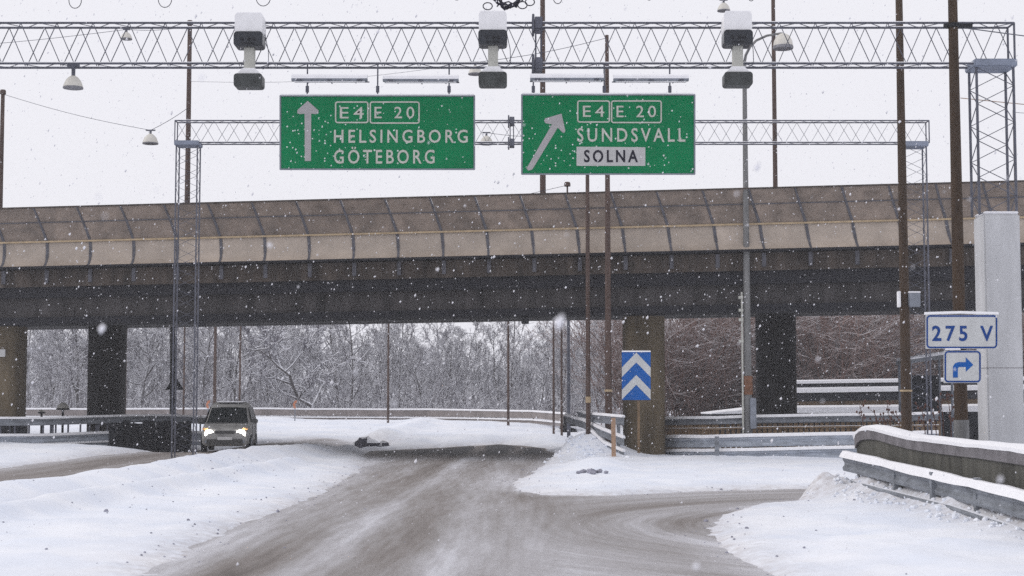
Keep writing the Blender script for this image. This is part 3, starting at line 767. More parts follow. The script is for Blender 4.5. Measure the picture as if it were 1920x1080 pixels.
MB().tube((xk, 31, gz(xk, 31)-.1), (xk, 31, 1.72), .15, .145, 12).build('pole_footing', M['greypole'], t, smooth=True)
t, _, _ = pole('wooden_pole', 'tall dark brown pole second from the right, with a grey box halfway up', ((1700, 800), (1685, -60)), 21, 13, 42.0, 'darkrust', zb=-.1)
xk = t.location.x; c = P(1700, 563, 42)
b1 = MB().box((xk + .22, 41.9, c.z), (.30, .25, .36)).build('pole_box', M['zinc'], t, bevel=.015); MB().box((xk - .17, 41.9, c.z + .02), (.06, .2, .42)).build('pole_plate', M['white'], t, bevel=.01)
MB().box((xk + .22, 41.9, c.z + .2), (.31, .26, .04)).build('snow_cap', M['cap'], b1, bevel=.01)
MB().tube((xk, 42, P(1700, 733, 42).z - .02), (xk, 42, P(1700, 733, 42).z + .03), px(22, 42) / 2 + .005, n=12).build('band', M['orange'], t)

# lamp post with curved arm
t, a_, b_ = pole('street_lamp', 'grey street lamp post with curved arm and rusty lower shaft', ((1403, 800), (1397, 118)), 17, 8, 57.65, 'greypole', 'street lamp', 'street lamps and lamp posts', zb=-.1)
xk = t.location.x; k7 = px(1, 57.65)
def q7(x, y): return Vector((xk + (x - 1397) * k7, 57.65, P(x, y, 57.65).z))
MB().path([q7(1397, 118), q7(1400, 103), q7(1408, 88), q7(1420, 76), q7(1440, 67), q7(1470, 62)], .055, 8, .04).build('arm', M['greypole'], t, smooth=True)
hd = MB().lathe(q7(1471, 92), [(.0, .0), (.36, .0), (.38, .06), (.36, .12)], 20).build('rim', M['lampbase'], t, smooth=True)
MB().lathe(q7(1471, 92), [(.36, .12), (.34, .28), (.24, .48), (.12, .56), (0, .58)], 20).build('lamp_shade', M['lampshade'], t, smooth=True)
MB().tube((xk, 57.65, P(0, 705, 57.65).z), (xk, 57.65, P(0, 740, 57.65).z), .175, .18, 12).build('rust_patch', M['rustpatch'], t, smooth=True)
MB().box((xk + .15, 57.5, P(0, 775, 57.65).z), (.22, .2, 1.1)).build('cabinet', M['zinc'], t, bevel=.02)
MB().tube((xk - .2, 57.55, 0), (xk - .2, 57.55, P(0, 548, 57.65).z), .035, n=6).build('conduit', M['cream'], t)
mb = MB()
for yy in (558, 582, 600, 640): mb.box((xk - .24, 57.53, P(0, yy, 57.65).z), (.16, .08, .10))
mb.build('insulator', M['cream'], t)

t, a4, b4 = pole('brown_pole', 'slim brown pole rising behind the right sign in front of the bridge', ((1141, 780), (1135, 66)), 14, 7, 57.4, 'rust', zb=0)
MB().tube((a4.x, 57.4, P(0, 733, 57.4).z - .03), (a4.x, 57.4, P(0, 733, 57.4).z + .05), px(14, 57.4) / 2 + .012, n=10).build('band', M['orange'], t)
t, a_, b_ = pole('brown_pole', 'thin reddish pole just left of the slim brown pole below the right sign', ((1103, 780), (1103, 250)), 9.5, 7, 57.8, 'rust', zb=0)
MB().tube((a_.x, 57.8, P(0, 750, 57.8).z - .1), (a_.x, 57.8, P(0, 750, 57.8).z + .12), px(9, 57.8) / 2 + .012, n=10).build('band', M['orange'], t)
# masts standing on the bridge deck
ZD = ZF + .6
def mast(x, ytop, wpx, Y, label, top=True):
    a_ = P(x, 450, Y); z0 = ZD + BS * a_.x; b_ = P(x, ytop, Y)
    t = thing('bridge_mast', (a_.x, Y, z0), label, 'mast', 'masts standing on the bridge')
    MB().tube((a_.x, Y, z0), (a_.x, Y, b_.z), px(wpx * 1.12, Y) / 2, px(wpx * .8, Y) / 2, 10).build('shaft', M['rust'], t, smooth=True)
    MB().box((a_.x, Y, z0 + .04), (.5, .5, .08)).build('base_plate', M['rust'], t, bevel=.01)
    if top: MB().lathe((a_.x, Y, b_.z), [(0, .10), (.1, .08), (.13, .02), (.13, -.1), (0, -.1)], 10).build('cap', M['rust'], t)
    return Vector((a_.x, Y, b_.z))
m1 = mast(350, 42, 10, 66, 'rusty mast on the bridge left of the left green sign')
m2 = mast(1018, -70, 11, 67, 'rusty mast on the bridge behind the right green sign')
m3 = mast(1455, -70, 9, 68, 'rusty mast on the bridge right of the rightmost camera')
m0 = mast(-1, 172, 9, 66, 'mast cut by the left picture edge, wire at its top')
m5 = mast(1906, 206, 4.5, 66, 'thin mast on the bridge at the right picture edge', False)
m6 = mast(1064, 345, 4, 66, 'short stub mast above the bridge barrier below the right sign')
# lamps on span wires
def wire(p, q, sag, label, r=.012, n=14, m_='steel'):
    p = Vector(p); q = Vector(q); mb = MB()
    mb.path([p.lerp(q, i / n) + Vector((0, 0, -sag * math.sin(math.pi * i / n))) for i in range(n + 1)], r, 4)
    o = mb.build('span_wire', M[m_]); tag(o, label, 'wire', 'thin overhead wires'); return o
def dome(x, y, wpx, Y, label, drop=None):
    """y = rim"""
    c = P(x, y, Y); R = px(wpx, Y) / 2
    t = thing('hanging_lamp', c, label, 'lamp', 'white dome lamps hung over the roads')
    MB().lathe(c, [(R * .98, .12 * R), (R * .93, .35 * R), (R * .75, .8 * R), (R * .5, 1.1 * R), (R * .22, 1.28 * R), (0, 1.3 * R)], 20).build('lamp_shade', M['lampshade'], t, smooth=True)
    MB().lathe(c, [(0, -.02 * R), (R * .6, -.06 * R), (R, 0), (R, .14 * R), (R * .97, .14 * R)], 20).build('rim', M['lampbase'], t, smooth=True)
    top = c + Vector((0, 0, (drop if drop else 1.75) * R))
    mb = MB(); mb.tube(c + Vector((0, 0, 1.2 * R)), top, .03 + .05 * R, n=8); mb.box(top, (R * 1.2, .06, .05)); mb.build('hanger', M['steel'], t)
    return top
d1 = dome(137, 166, 38, Y1 + .2, 'largest dome lamp, hung under the gantry at far left', 2.3)
d2 = dome(282, 270, 30, 64, 'dome lamp on a wire left of the farther gantry column')
d3 = dome(237, 74, 22, 66, 'dome lamp seen through the gantry lattice left of the left camera')
d4 = dome(891, 140, 27, 56, 'dome lamp half hidden behind the middle camera')
d5 = dome(912, 271, 26, 67, 'dome lamp inside the farther gantry between the two signs')
d6 = dome(1357, 21, 25, 60, 'dome lamp at the top edge above the rightmost camera')
wire(m0 + Vector((0, 0, -.1)), d2, .12, 'wire from the left edge mast down to a dome lamp'); wire(d2, m1 + Vector((0, 0, -3.6)), .05, 'short wire from dome lamp to the left rusty mast')
wire(d3, m1 + Vector((0, 0, -.15)), .1, 'wire from the left rusty mast to the lamp in the lattice'); wire(d3, (-30, 66, d3.z - .8), .3, 'wire running out left from the lamp in the lattice')
wire(Vector((b4.x, 57.4, b4.z - .1)), d4, .1, 'wire from the slim brown pole to the half hidden dome lamp'); wire(d4, m1 + Vector((0, 0, -2.5)), .3, 'wire running left from the half hidden dome lamp', r=.007)
wire(d5, m2 + Vector((0, 0, -7.5)), .05, 'wire from the middle bridge mast to the lamp between the signs'); 
wire(d6, m3 + Vector((0, 0, -.6)), .05, 'wire at the top edge from the lamp to the right rusty mast'); wire(d6, m2 + Vector((0, 0, -.6)), .2, 'wire at the top edge from the lamp to the middle mast')
kx = P(1800, 50, 31); wire((kx.x - .1, 31, kx.z), (22, 40, kx.z + 1.0), .1, 'wire running right from the collar of the thickest pole')
wire(m6 + Vector((0, 0, -.05)), (m6.x - 6, 66, m6.z - 1.3), .05, 'short wire dropping left from the stub mast')
wire(m5 + Vector((0, 0, -.1)), (m5.x + 8, 66, m5.z - .6), .05, 'wire running right from the thin right edge mast')
wire(m5 + Vector((-2.2, 0, .5)), (m5.x + 6, 66, m5.z - .2), .05, 'pinkish wire behind the right gantry column', r=.02, m_='stake')

# thin lamp posts beyond the bridge (they end behind the deck)
far_posts = [(235, 88, 5, 'rust', 'slim far post right of the dark left pier'), (345, 92, 4, 'rust', 'slim far post between the two legs of the left gantry column'), (403, 92, 6.5, 'rust', 'slim far post just behind the oncoming car'),
             (450, 97, 4, 'rust', 'faint far post beyond the car right side'), (728, 95, 4.5, 'rust', 'lone far post left of mid span in front of the wood'), (953, 92, 5, 'rust', 'lone far post right of mid span in front of the wood'),
             (1038, 84, 4.6, 'rust', 'leftmost of three close far posts by the rail end'), (1053, 82, 4.6, 'rust', 'middle of three close far posts by the rail end'), (1066, 80, 7, 'steel', 'rightmost and darkest of three close far posts by the rail end')]
for (x, Y, wp, m_, lb) in far_posts:
    a_ = P(x, 700, Y); z0 = gz(a_.x, Y) - .1
    t = thing('lamp_post', (a_.x, Y, z0), lb, 'lamp post', 'slim posts beyond the bridge')
    MB().tube((a_.x, Y, z0), (a_.x, Y, 9.6), px(wp, Y) / 2, px(wp * .7, Y) / 2, 8).build('shaft', M[m_], t, smooth=True)
    MB().path([(a_.x, Y, 9.6), (a_.x + .3, Y, 9.9), (a_.x + .9, Y, 10.0)], .04, 6).build('arm', M[m_], t)
    MB().lathe((a_.x + 1.0, Y, 9.75), [(.25, 0), (.22, .12), (.1, .24), (0, .26)], 12).build('lamp_shade', M['lampshade'], t)

# ------------------------------------------------------------------ rails and fences
WB = [(0, -.155), (.035, -.15), (.05, -.10), (.05, -.075), (.01, -.03), (.01, .03), (.05, .075), (.05, .10), (.035, .15), (0, .155), (-.012, .155), (-.012, -.155)]
def capprof(wd, h): return [(-wd, 0), (-wd * .95, h * .55), (-wd * .5, h), (wd * .5, h), (wd * .95, h * .55), (wd, 0)]
def pipe(r, n=8): return [(r * math.cos(2 * math.pi * k / n), r * math.sin(2 * math.pi * k / n)) for k in range(n)]
def scale(pr, k): return [(a_ * k, b_ * k) for a_, b_ in pr]
def lerp_path(pts, step):
    out = []
    for i in range(len(pts) - 1):
        a_, b_ = Vector(pts[i]), Vector(pts[i + 1]); n = max(1, int((b_ - a_).length / step))
        out += [a_.lerp(b_, j / n) for j in range(n)]
    return out + [Vector(pts[-1])]
def wavy(path, amp, f=1.3): return [p + Vector((0, 0, amp * math.sin(i * f) + amp * .8 * math.sin(i * f * 2.7 + 1))) for i, p in enumerate(path)]
def at_z(path, dz): return [p + Vector((0, 0, dz)) for p in path]

# far guardrail beyond the bridge, curving towards the viewer on the right
RZ = lambda x, y, Y: P(x, y, Y)
far_top = [P(-120, 774, 100), P(0, 774, 100), P(500, 773, 101), P(800, 775, 101), P(900, 776, 99), P(1000, 778, 95), P(1062, 784, 88)]
t = thing('guardrail', (0, 100, gz(0, 100)), 'far tan guardrail with two snow capped rails in front of the wood', 'guardrail', 'guardrails')
pth = lerp_path(far_top, 2.5)
MB().sweep(pth, [(-.05, -.19), (-.05, .19), (.05, .19), (.05, -.19)]).build('top_rail', M['tanrail'], t)
MB().sweep(wavy(at_z(pth, .19), .012), capprof(.09, .10)).build('snow_cap', M['cap'], t, smooth=True)
low = at_z(pth, -.40); MB().sweep(low, scale(WB, .55)).build('lower_rail', M['tanrail'], t)
MB().sweep(wavy(at_z(low, .085), .01), capprof(.08, .08)).build('snow_cap', M['cap'], t, smooth=True)
for p in lerp_path(far_top, 4.0): MB().box((p.x, p.y + .1, (p.z + gz(p.x, p.y)) / 2 - .1), (.1, .1, p.z - gz(p.x, p.y) + .3)).build('post', M['tanrail'], t)
e = pth[-1]
mb = MB(); mb.box(e + Vector((.2, -.4, -.12)), (.75, 1.2, .62)); mb.box(e + Vector((.05, -1.2, -.62)), (.9, 1.6, .35), Matrix.Rotation(.3, 4, 'Y'))
mb.build('end_terminal', M['black'], t, bevel=.08)
# fence top rail and guardrail by the front pier, running right
def rails(pth, dz, k, nm, tt, m_='rail', cap=.09, off=0):
    q = at_z(pth, dz); MB().sweep(q, scale(WB, k)).build(nm, M[m_], tt)
    MB().sweep(wavy(at_z(q, .155 * k - .01), .008), capprof(.085, cap)).build('snow_cap', M['cap'], tt, smooth=True)
t = thing('guardrail', (3.4, 56, gz(3.4, 56)), 'short snowy guardrail end with two rails left of the front pier', 'guardrail', 'guardrails')
e0 = [P(1084, 778, 62.5), P(1110, 784, 58), P(1135, 787, 56.8), P(1170, 790, 56.4)]
rails(lerp_path(e0, .8), 0, .9, 'top_rail', t)
rails(lerp_path([P(1062, 786, 64), P(1095, 796, 59), P(1130, 812, 57), P(1170, 829, 56.4)], .8), 0, .9, 'middle_rail', t, cap=.10)
rails(lerp_path([P(1104, 810, 58), P(1135, 838, 57), P(1170, 854, 56.4)], .8), 0, .8, 'lower_rail', t, cap=.10)
for p in (P(1112, 800, 58), P(1160, 800, 56.6)): MB().box((p.x, p.y + .1, .75), (.12, .1, 1.5)).build('post', M['rail'], t)
t = thing('guardrail', (6, 58, 0), 'snow topped double guardrail running right from behind the front pier', 'guardrail', 'guardrails')
low = [P(1205, 829, 62.2), P(1250, 830, 60.6), P(1320, 830, 57.9), P(1405, 828, 57.0), P(1605, 825, 56.2), P(1760, 822, 55.6)]
low2 = [P(1205, 856, 62.1), P(1250, 856, 60.5), P(1320, 855, 57.8), P(1405, 854, 56.9), P(1605, 850, 56.1), P(1760, 846, 55.5)]
rails(lerp_path(low, 1.2), 0, 1.15, 'middle_rail', t, 'frostrail', cap=.12); rails(lerp_path(low2, 1.2), 0, 1.1, 'lower_rail', t, 'frostrail', cap=.11)
for x in (1345, 1430, 1475, 1560, 1640):
    p = P(x, 800, 57.0 if x < 1500 else 56.3); MB().box((p.x, p.y + .16, .4), (.14, .12, 1.0)).build('post', M['rail'], t)
o = tag(MB().prism([P(x, y, 56.0) for x, y in ((1146, 784), (1154, 783), (1155, 858), (1147, 858))], (0, .1, 0)).build('marker_stake', M['stake']), 'pale orange wooden stake left of the front pier', 'stake')
# picket fence behind it
t = thing('picket_fence', (8, 63, 0), 'brown close picket fence behind the right hand guardrail', 'fence')
fa, fb = P(1238, 800, 61.5), P(1345, 799, 58.9); fc, fd = P(1405, 797, 58.45), P(1760, 793, 57.2)
fpath = lerp_path([fa, fb, fc, fd], .185)[:98]
for p in fpath: MB().box((p.x, p.y, (p.z + .1) / 2 + .02), (.13, .03, p.z - .02)).build('picket', M['picket'], t)
fp = lerp_path([fa, fb, fc, fd], 1.0)
for dz in (-.10, -1.0): MB().sweep([p + Vector((0, -.05, dz)) for p in fp], [(-.02, -.03), (-.02, .03), (.02, .03), (.02, -.03)]).build('cross_rail', M['picket'], t)
MB().sweep([p + Vector((0, -.05, -.07)) for p in fp], capprof(.025, .02)).build('snow_cap', M['cap'], t)
rails(lerp_path([P(1205, 793, 62.3), P(1238, 792, 61.4), P(1345, 790, 58.8), P(1405, 788, 58.35), P(1605, 785, 57.6), P(1760, 782, 57.1)], 1.2), 0, .72, 'top_rail', t, cap=.10)

# left parapet
t = thing('guardrail', (-17, 61, gz(-17, 61)), 'left guardrail with upright bars, curving into the shade under the bridge', 'guardrail', 'guardrails')
lt = [P(-180, 795, 59), P(0, 792, 60), P(80, 791, 60.8), P(150, 789, 62), P(250, 786, 64), P(320, 786, 65.5), P(375, 789, 66.5), P(400, 791, 67.5)]
pth = lerp_path(lt, 1.3); rails(pth, 0, .85, 'top_rail', t, cap=.08)
rails(at_z(pth, 0), -.66, .9, 'middle_rail', t, 'frostrail', cap=.10); rails(at_z(pth, 0), -.93, .5, 'lower_rail', t, 'frostrail', cap=.07)
i = 0
for p in lerp_path(lt, .42):
    if p.x < -23: continue
    MB().box((p.x, p.y + .08, p.z - .45), (.06, .05, 1.0)).build('bar', M['steel'], t)
MB().sweep(lerp_path([P(-180, 806, 59.3), P(0, 804, 60.2), P(52, 803, 60.7)], 1), [(-.02, -.25), (-.02, .2), (.02, .2), (.02, -.25)]).build('infill_panel', M['darkwall_and_shade'], t)
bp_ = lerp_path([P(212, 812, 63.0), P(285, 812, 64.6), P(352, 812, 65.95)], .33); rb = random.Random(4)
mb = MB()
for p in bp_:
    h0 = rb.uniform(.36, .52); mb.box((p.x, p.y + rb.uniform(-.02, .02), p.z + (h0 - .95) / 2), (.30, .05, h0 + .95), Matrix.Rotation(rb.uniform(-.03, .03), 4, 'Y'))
mb.sweep(at_z(bp_, -.15), [(-.02, -.06), (-.02, .06), (.10, .06), (.10, -.06)]); mb.build('shade_standin', M['darkwall_and_shade'], t)  # dark boards added to stand for the shade under the bridge
MB().sweep(wavy(at_z(bp_, -.98), .06, 1.1), [(-.5, -.2), (-.4, .05), (-.1, .16), (.2, .1), (.3, -.2)]).build('dirt_bank', M['dirt_and_smear'], t, smooth=True)
for x, Y in ((15, 60.3), (95, 61.1), (180, 62.7)):
    p = P(x, 840, Y); MB().box((p.x, p.y + .1, .5), (.12, .12, 1.5)).build('post', M['steel'], t)
# small path lamps behind the left parapet
for x, y, wd, Y, lb in ((118, 768, 25, 67, 'mushroom lamp behind the left guardrail, the larger one'), (78, 775, 14, 72, 'smaller mushroom lamp behind the left guardrail')):
    c = P(x, y, Y); R = px(wd, Y) / 2; z0 = gz(c.x, Y) - .1
    t = thing('path_lamp', (c.x, Y, z0), lb, 'lamp', 'mushroom lamps behind the left guardrail')
    MB().tube((c.x, Y, z0), (c.x, Y, c.z), .05, n=8).build('shaft', M['black'], t)
    MB().lathe(c, [(0, -.03), (R, 0), (R, .05), (R * .92, .06)], 16).build('rim', M['black'], t)
    MB().lathe(c, [(R * .93, .05), (R * .8, R * .6), (R * .45, R * .95), (0, R * 1.08)], 16).build('lamp_shade', M['lampshade'], t, smooth=True)

# roadside wall on the right with guardrail
wt = []
for (x, y, Y) in ((1606, 815, 34.0), (1609, 805, 33.9), (1617, 799, 33.7), (1632, 797, 33.2), (1647, 798, 32.7), (1676, 806, 31.8), (1706, 813, 30.9), (1740, 818, 29.9), (1792, 823, 28.3), (1840, 827, 26.9), (1884, 832, 25.6), (1920, 836, 24.6), (2010, 850, 22.0), (2150, 880, 18.5), (2350, 930, 15)):
    wt.append(P(x, y, Y))
t = thing('roadside_wall', (wt[0].x, wt[0].y, 0), 'mossy grey roadside wall with rounded end and thick snow on top at right', 'wall')
mb = MB(); n = len(wt); vs = []
for i, p in enumerate(wt):
    zt = p.z - .07
    for dx, z_ in ((0, -.2), (0, zt - .22), (.28, zt - .22), (.28, -.2)): vs.append((p.x + dx, p.y + .15 * (dx > 0), z_))
fs = [(i * 4 + k, (i + 1) * 4 + k, (i + 1) * 4 + (k + 1) % 4, i * 4 + (k + 1) % 4) for i in range(n - 1) for k in range(4)] + [(0, 1, 2, 3), (4 * n - 1, 4 * n - 2, 4 * n - 3, 4 * n - 4)]
mb.add(vs, fs); mb.build('wall_face', M['wall'], t)
rev = [Vector((p.x + .14, p.y, p.z)) for p in wt]
MB().sweep(at_z(rev, -.19), [(-.19, -.10), (-.20, .1), (.20, .1), (.19, -.10)]).build('coping', M['lip'], t)
MB().sweep(wavy(at_z(lerp_path(rev, .5), -.09), .007, .9), [(-.215, -.02), (-.22, .04), (-.15, .08), (.0, .095), (.15, .08), (.22, .04), (.215, -.02)]).build('snow_cap', M['cap'], t, smooth=True)
t = thing('guardrail', (7.1, 33.5, .3), 'snow capped guardrail in front of the mossy roadside wall, half buried in snow', 'guardrail', 'guardrails')
gr = [P(1584, 869, 33.9), P(1640, 882, 32.2), P(1780, 917, 27.8), P(1920, 953, 23.7), P(2150, 1010, 19)]
pth = lerp_path(gr, .8); rails(pth, 0, 1.0, 'top_rail', t, cap=.12)
mb = MB(); mb.sweep(wavy(at_z(pth, .13), .012, .8), [(-.14, 0), (-.12, .07), (-.03, .11), (.08, .09), (.13, 0)]); mb.build('snow_ledge', M['cap'], t, smooth=True)
lw = [P(1600, 905, 33.3), P(1700, 931, 29.9), P(1785, 952, 27.2), P(1920, 997, 23.4), P(2150, 1060, 19)]
MB().sweep(lerp_path(lw, .8), pipe(.055)).build('lower_rail', M['rail'], t, smooth=True)
for p in lerp_path([P(1610, 880, 33.2), P(1920, 960, 23.8)], 2.0): MB().box((p.x + .1, p.y, .35), (.1, .14, .95)).build('post', M['rail'], t)

# ------------------------------------------------------------------ small signs
t = thing('direction_sign', P(1805, 717, 30.8), 'white route number sign with arrow plate on the thickest pole', 'sign')
Yd = 30.78
def board(x0, y0, x1, y1, Y, nm, parent):
    o = MB().prism([P(x0, y0, Y), P(x1, y0, Y), P(x1, y1, Y), P(x0, y1, Y)], (0, .03, 0)).build(nm, M['whitesheet'], parent)
    outline(x0 + 1, y0 + 1, x1 - 1, y1 - 1, 3, Y - .006, M['blue2'], o, 'border', r=7); return o
bd = board(1736, 590, 1871, 654, Yd, 'number_board', t)
lettering('275 V', 1748, 610.5, 1862, 640, Yd - .006, M['blue2'], bd, bold=.022)
MB().sweep(lerp_path([P(1734, 590, Yd) + Vector((0, .015, 0)), P(1800, 588, Yd) + Vector((0, .015, 0)), P(1872, 590, Yd) + Vector((0, .015, 0))], .3), capprof(.035, .05)).build('snow_cap', M['cap'], bd, smooth=True)
bd = board(1770, 657, 1840, 718, Yd - .004, 'arrow_board', t)
ppoly([(1787, 708), (1787, 687), (1791, 681), (1797, 679), (1811, 679), (1811, 670), (1825, 684), (1811, 697), (1811, 688), (1799, 688), (1796, 690), (1796, 708)], Yd - .01, .004, M['blue'], 'arrow', bd)
MB().sweep([P(1772, 656, Yd) + Vector((0, -.01, 0)), P(1800, 656, Yd) + Vector((0, -.01, 0))], capprof(.03, .03)).build('snow_cap', M['cap'], bd, smooth=True)
mb = MB()
for yy in (605, 640, 675, 703): mb.box(P(1804, yy, Yd + .07), (.32, .1, .05))
mb.build('clamp', M['zinc'], t)
# chevron board
Yc = 57.2
t = thing('chevron_sign', P(1193, 860, Yc), 'blue sign with two white upward chevrons before the front pier', 'sign')
bd = MB().prism([P(1166, 660, Yc), P(1220, 660, Yc), P(1220, 750, Yc), P(1166, 750, Yc)], (0, .04, 0)).build('panel', M['blue'], t)
for y0 in (661, 703):
    ppoly([(1193, y0), (1220, y0 + 28), (1220, y0 + 46), (1193, y0 + 18.5), (1166, y0 + 46), (1166, y0 + 28)], Yc - .008, .004, M['whitesheet'], 'chevron', bd)
MB().sweep([P(1166, 660, Yc) + Vector((0, .02, 0)), P(1220, 660, Yc) + Vector((0, .02, 0))], capprof(.05, .05)).build('snow_cap', M['cap'], bd, smooth=True)
MB().box(((P(1193, 0, Yc).x), Yc + .08, P(0, 770, Yc).z / 2 + .35), (.09, .06, P(0, 770, Yc).z + .8)).build('post', M['picket'], t)
# triangular sign seen from behind
Yt = 74
t = thing('warning_sign', P(326, 775, Yt), 'dark triangular sign seen from behind on a thick dark post under the bridge', 'sign')
ppoly([(327, 703), (345, 731), (310, 731)], Yt, .04, M['black'], 'panel', t)
MB().tube(P(324, 790, Yt + .1), P(324, 560, Yt + .1), px(12, Yt) / 2, px(10, Yt) / 2, 10).build('post', M['black'], t)
# orange markers on the far rail
for x, lb in ((390, 'orange curve marker just left above the oncoming car'), (553, 'orange curve marker on the far rail right of the car')):
    c = P(x, 757, 96); z0 = gz(c.x, 96); t = thing('curve_marker', (c.x, 96, z0), lb, 'marker', 'orange curve markers at the far rail')
    pts = [(5, -10), (-1, -8), (-5, 0), (-3, 9), (2, 10), (1, 3), (0, 0), (4, -4)]
    ppoly([(x + a_ * .8, 758 + b_ * .8) for a_, b_ in pts], 96, .03, M['orangemark'], 'board', t)
    MB().tube((c.x, 96.05, z0), (c.x, 96.05, c.z + .1), .03, n=6).build('post', M['zinc'], t)

# ------------------------------------------------------------------ roofs beyond the right guardrail
def shed(x0, x1, ytop0, ytop1, Y, thick, depth, zb, label, tiers, nm='low_shed', rounded=False):
    a_, b_ = P(x0, ytop0, Y), P(x1, ytop1, Y - 1.0)
    t = thing(nm, (a_.x, Y, zb), label, 'shed', 'snowy roofs behind the right guardrail')
    k = px(1, Y)
    def slab(y0, y1, ov, m_, name, round_=False):
        mb = MB(); pr = []
        A = a_ - Vector((0, 0, y0 * k)); C = b_ - Vector((0, 0, y0 * k)); h = (y1 - y0) * k
        pts = lerp_path([A, C], 1.0); vs = []
        for i, p in enumerate(pts):
            hh = h
            if round_: hh = h * min(1, .18 + (i / 3.2)) if i < 3 else h
            vs += [(p.x, p.y - ov, p.z - h), (p.x, p.y - ov, p.z - h + hh * .75), (p.x, p.y - ov + .12, p.z - h + hh), (p.x, p.y + depth + ov, p.z - h + hh), (p.x, p.y + depth + ov, p.z - h)]
        n_ = len(pts)
        fs = [(i * 5 + q, (i + 1) * 5 + q, (i + 1) * 5 + (q + 1) % 5, i * 5 + (q + 1) % 5) for i in range(n_ - 1) for q in range(5)] + [(0, 1, 2, 3, 4), tuple(range(5 * n_ - 1, 5 * n_ - 6, -1))]
        mb.add(vs, fs); return mb.build(name, M[m_], t)
    for (y0, y1, ov, m_, name) in tiers: slab(y0, y1, ov, m_, name, rounded and m_ == 'cap')
    mb = MB(); yb = tiers[-1][1]
    A = a_ - Vector((0, 0, yb * k)); C = b_ - Vector((0, 0, yb * k))
    mb.prism([(A.x + .3, A.y + .4, A.z), (C.x, C.y + .4, C.z), (C.x, C.y + .4, zb), (A.x + .3, A.y + .4, zb)], (0, depth - .6, 0)); mb.build('wall', M['picket'] if not rounded else M['darkwall_and_shade'], t)
    return t
shed(1470, 1990, 713, 705, 86, .5, 6, 0, 'higher flat roofed shed with two snowy edges right of the dark pier',
     [(0, 7, .5, 'cap', 'snow_cover'), (7, 14, .42, 'darkwall_and_shade', 'roof_edge'), (14, 24, .55, 'cap', 'snow_ledge'), (24, 40, .35, 'darkwall_and_shade', 'canopy_edge')])
shed(1332, 1990, 762, 756, 78.5, .5, 3.6, -.2, 'long low roof under thick snow just above the right guardrail',
     [(0, 14, .45, 'cap', 'snow_cover'), (14, 19, .38, 'darkwall_and_shade', 'roof_edge')], rounded=True)
Yb = 62.0
t = thing('shelter', (P(1740, 700, Yb).x, Yb, 0), 'small shelter with tilted snowy roof left of the arrow plate', 'shelter')
a_, b_ = P(1703, 675, Yb), P(1790, 662, Yb)
MB().prism([a_, b_, b_ - Vector((0, 0, .15)), a_ - Vector((0, 0, .15))], (0, 2.0, 0)).build('roof', M['rail'], t)
MB().prism([a_ + Vector((0, -.05, .11)), b_ + Vector((0, -.05, .14)), b_ + Vector((0, -.05, .004)), a_ + Vector((0, -.05, .004))], (0, 2.1, 0)).build('snow_cap', M['cap'], t, bevel=.04)
for q in (a_ + Vector((.1, .1, -.15)), b_ + Vector((-.1, .1, -.15)), a_ + Vector((.1, 1.9, -.15)), b_ + Vector((-.1, 1.9, -.15))): MB().tube((q.x, q.y, 0), q, .05, n=8).build('post', M['zinc'], t)
MB().box(((a_.x + b_.x) / 2, Yb + 1.9, 1.9), (b_.x - a_.x - .3, .04, 2.6)).build('back_panel', M['darkwall_and_shade'], t)

# ------------------------------------------------------------------ car
Ycar = 57.0
cc = P(412, 848, Ycar); zc = base_z(np.array([cc.x]), np.array([Ycar + 1.0]))[0] + .012
car = thing('parked_car', (cc.x, Ycar + 2.0, zc), 'silver beige people carrier coming towards us with both headlights lit', 'car'); car.name = 'passenger_car'
WL[car.name] = Vector((0, 0, 0))
M['paint'] = mat('car_paint', (.23, .228, .222), .45, .35, 2.6, spec=.5)
M['glass'] = mat('car_glass', (.008, .011, .012), .3, .3, 7, spec=.12)
M['plastic'] = mat('dark_bumper', (.05, .05, .05), .6, .3, 8)
M['hl'] = emit('headlight_on', (1.0, .96, .88), 45.0)
M['amber'] = mat('indicator_amber', (.40, .22, .10), .4, .15, 8)
HW = .86
st = [  # y, half width low, half width belt, z sill, z belt, z top, half width top
    (-2.02, .58, .62, .34, .55, .66, .50), (-1.96, .74, .78, .26, .62, .76, .66), (-1.80, .81, .83, .22, .72, .86, .72), (-1.35, .84, .86, .22, .86, .97, .74),
    (-1.08, .84, .86, .22, .93, 1.03, .75), (-.55, .85, .87, .22, .98, 1.43, .70), (-.25, .85, .87, .22, 1.0, 1.68, .66), (.35, .85, .87, .22, 1.02, 1.79, .66),
    (1.2, .85, .87, .22, 1.03, 1.78, .64), (1.75, .84, .86, .24, 1.04, 1.70, .62), (1.95, .82, .84, .30, 1.02, 1.45, .64), (2.05, .78, .80, .36, .98, 1.08, .70)]
mb = MB(); R_ = 12; vs = []; fs = []
for (y, wl, wb, zs, zbt, ztp, wtp) in st:
    half = [(wl * .86, zs), (wl, zs + .10), (wb, (zs + zbt) / 2 + .04), (wb * .99, zbt), (wtp, ztp - .05 * (ztp - zbt) - .01), (wtp * .8, ztp)]
    ring = [(x, y, z) for x, z in half] + [(-x, y, z) for x, z in reversed(half)]
    vs += ring
for i in range(len(st) - 1):
    for k in range(R_): fs.append((i * R_ + k, i * R_ + (k + 1) % R_, (i + 1) * R_ + (k + 1) % R_, (i + 1) * R_ + k))
fs += [tuple(range(R_)), tuple(range(len(vs) - 1, len(vs) - R_ - 1, -1))]
mb.add(vs, fs); mb.build('body', M['paint'], car, smooth=True, local=True)
def glassquad(pts, nm, m_='glass', th=.012):
    a_, b_, c_ = Vector(pts[0]), Vector(pts[1]), Vector(pts[2]); nrm = (b_ - a_).cross(c_ - a_).normalized()
    return MB().prism([Vector(p) - nrm * .02 for p in pts], nrm * .035).build(nm, M[m_], car, local=True)
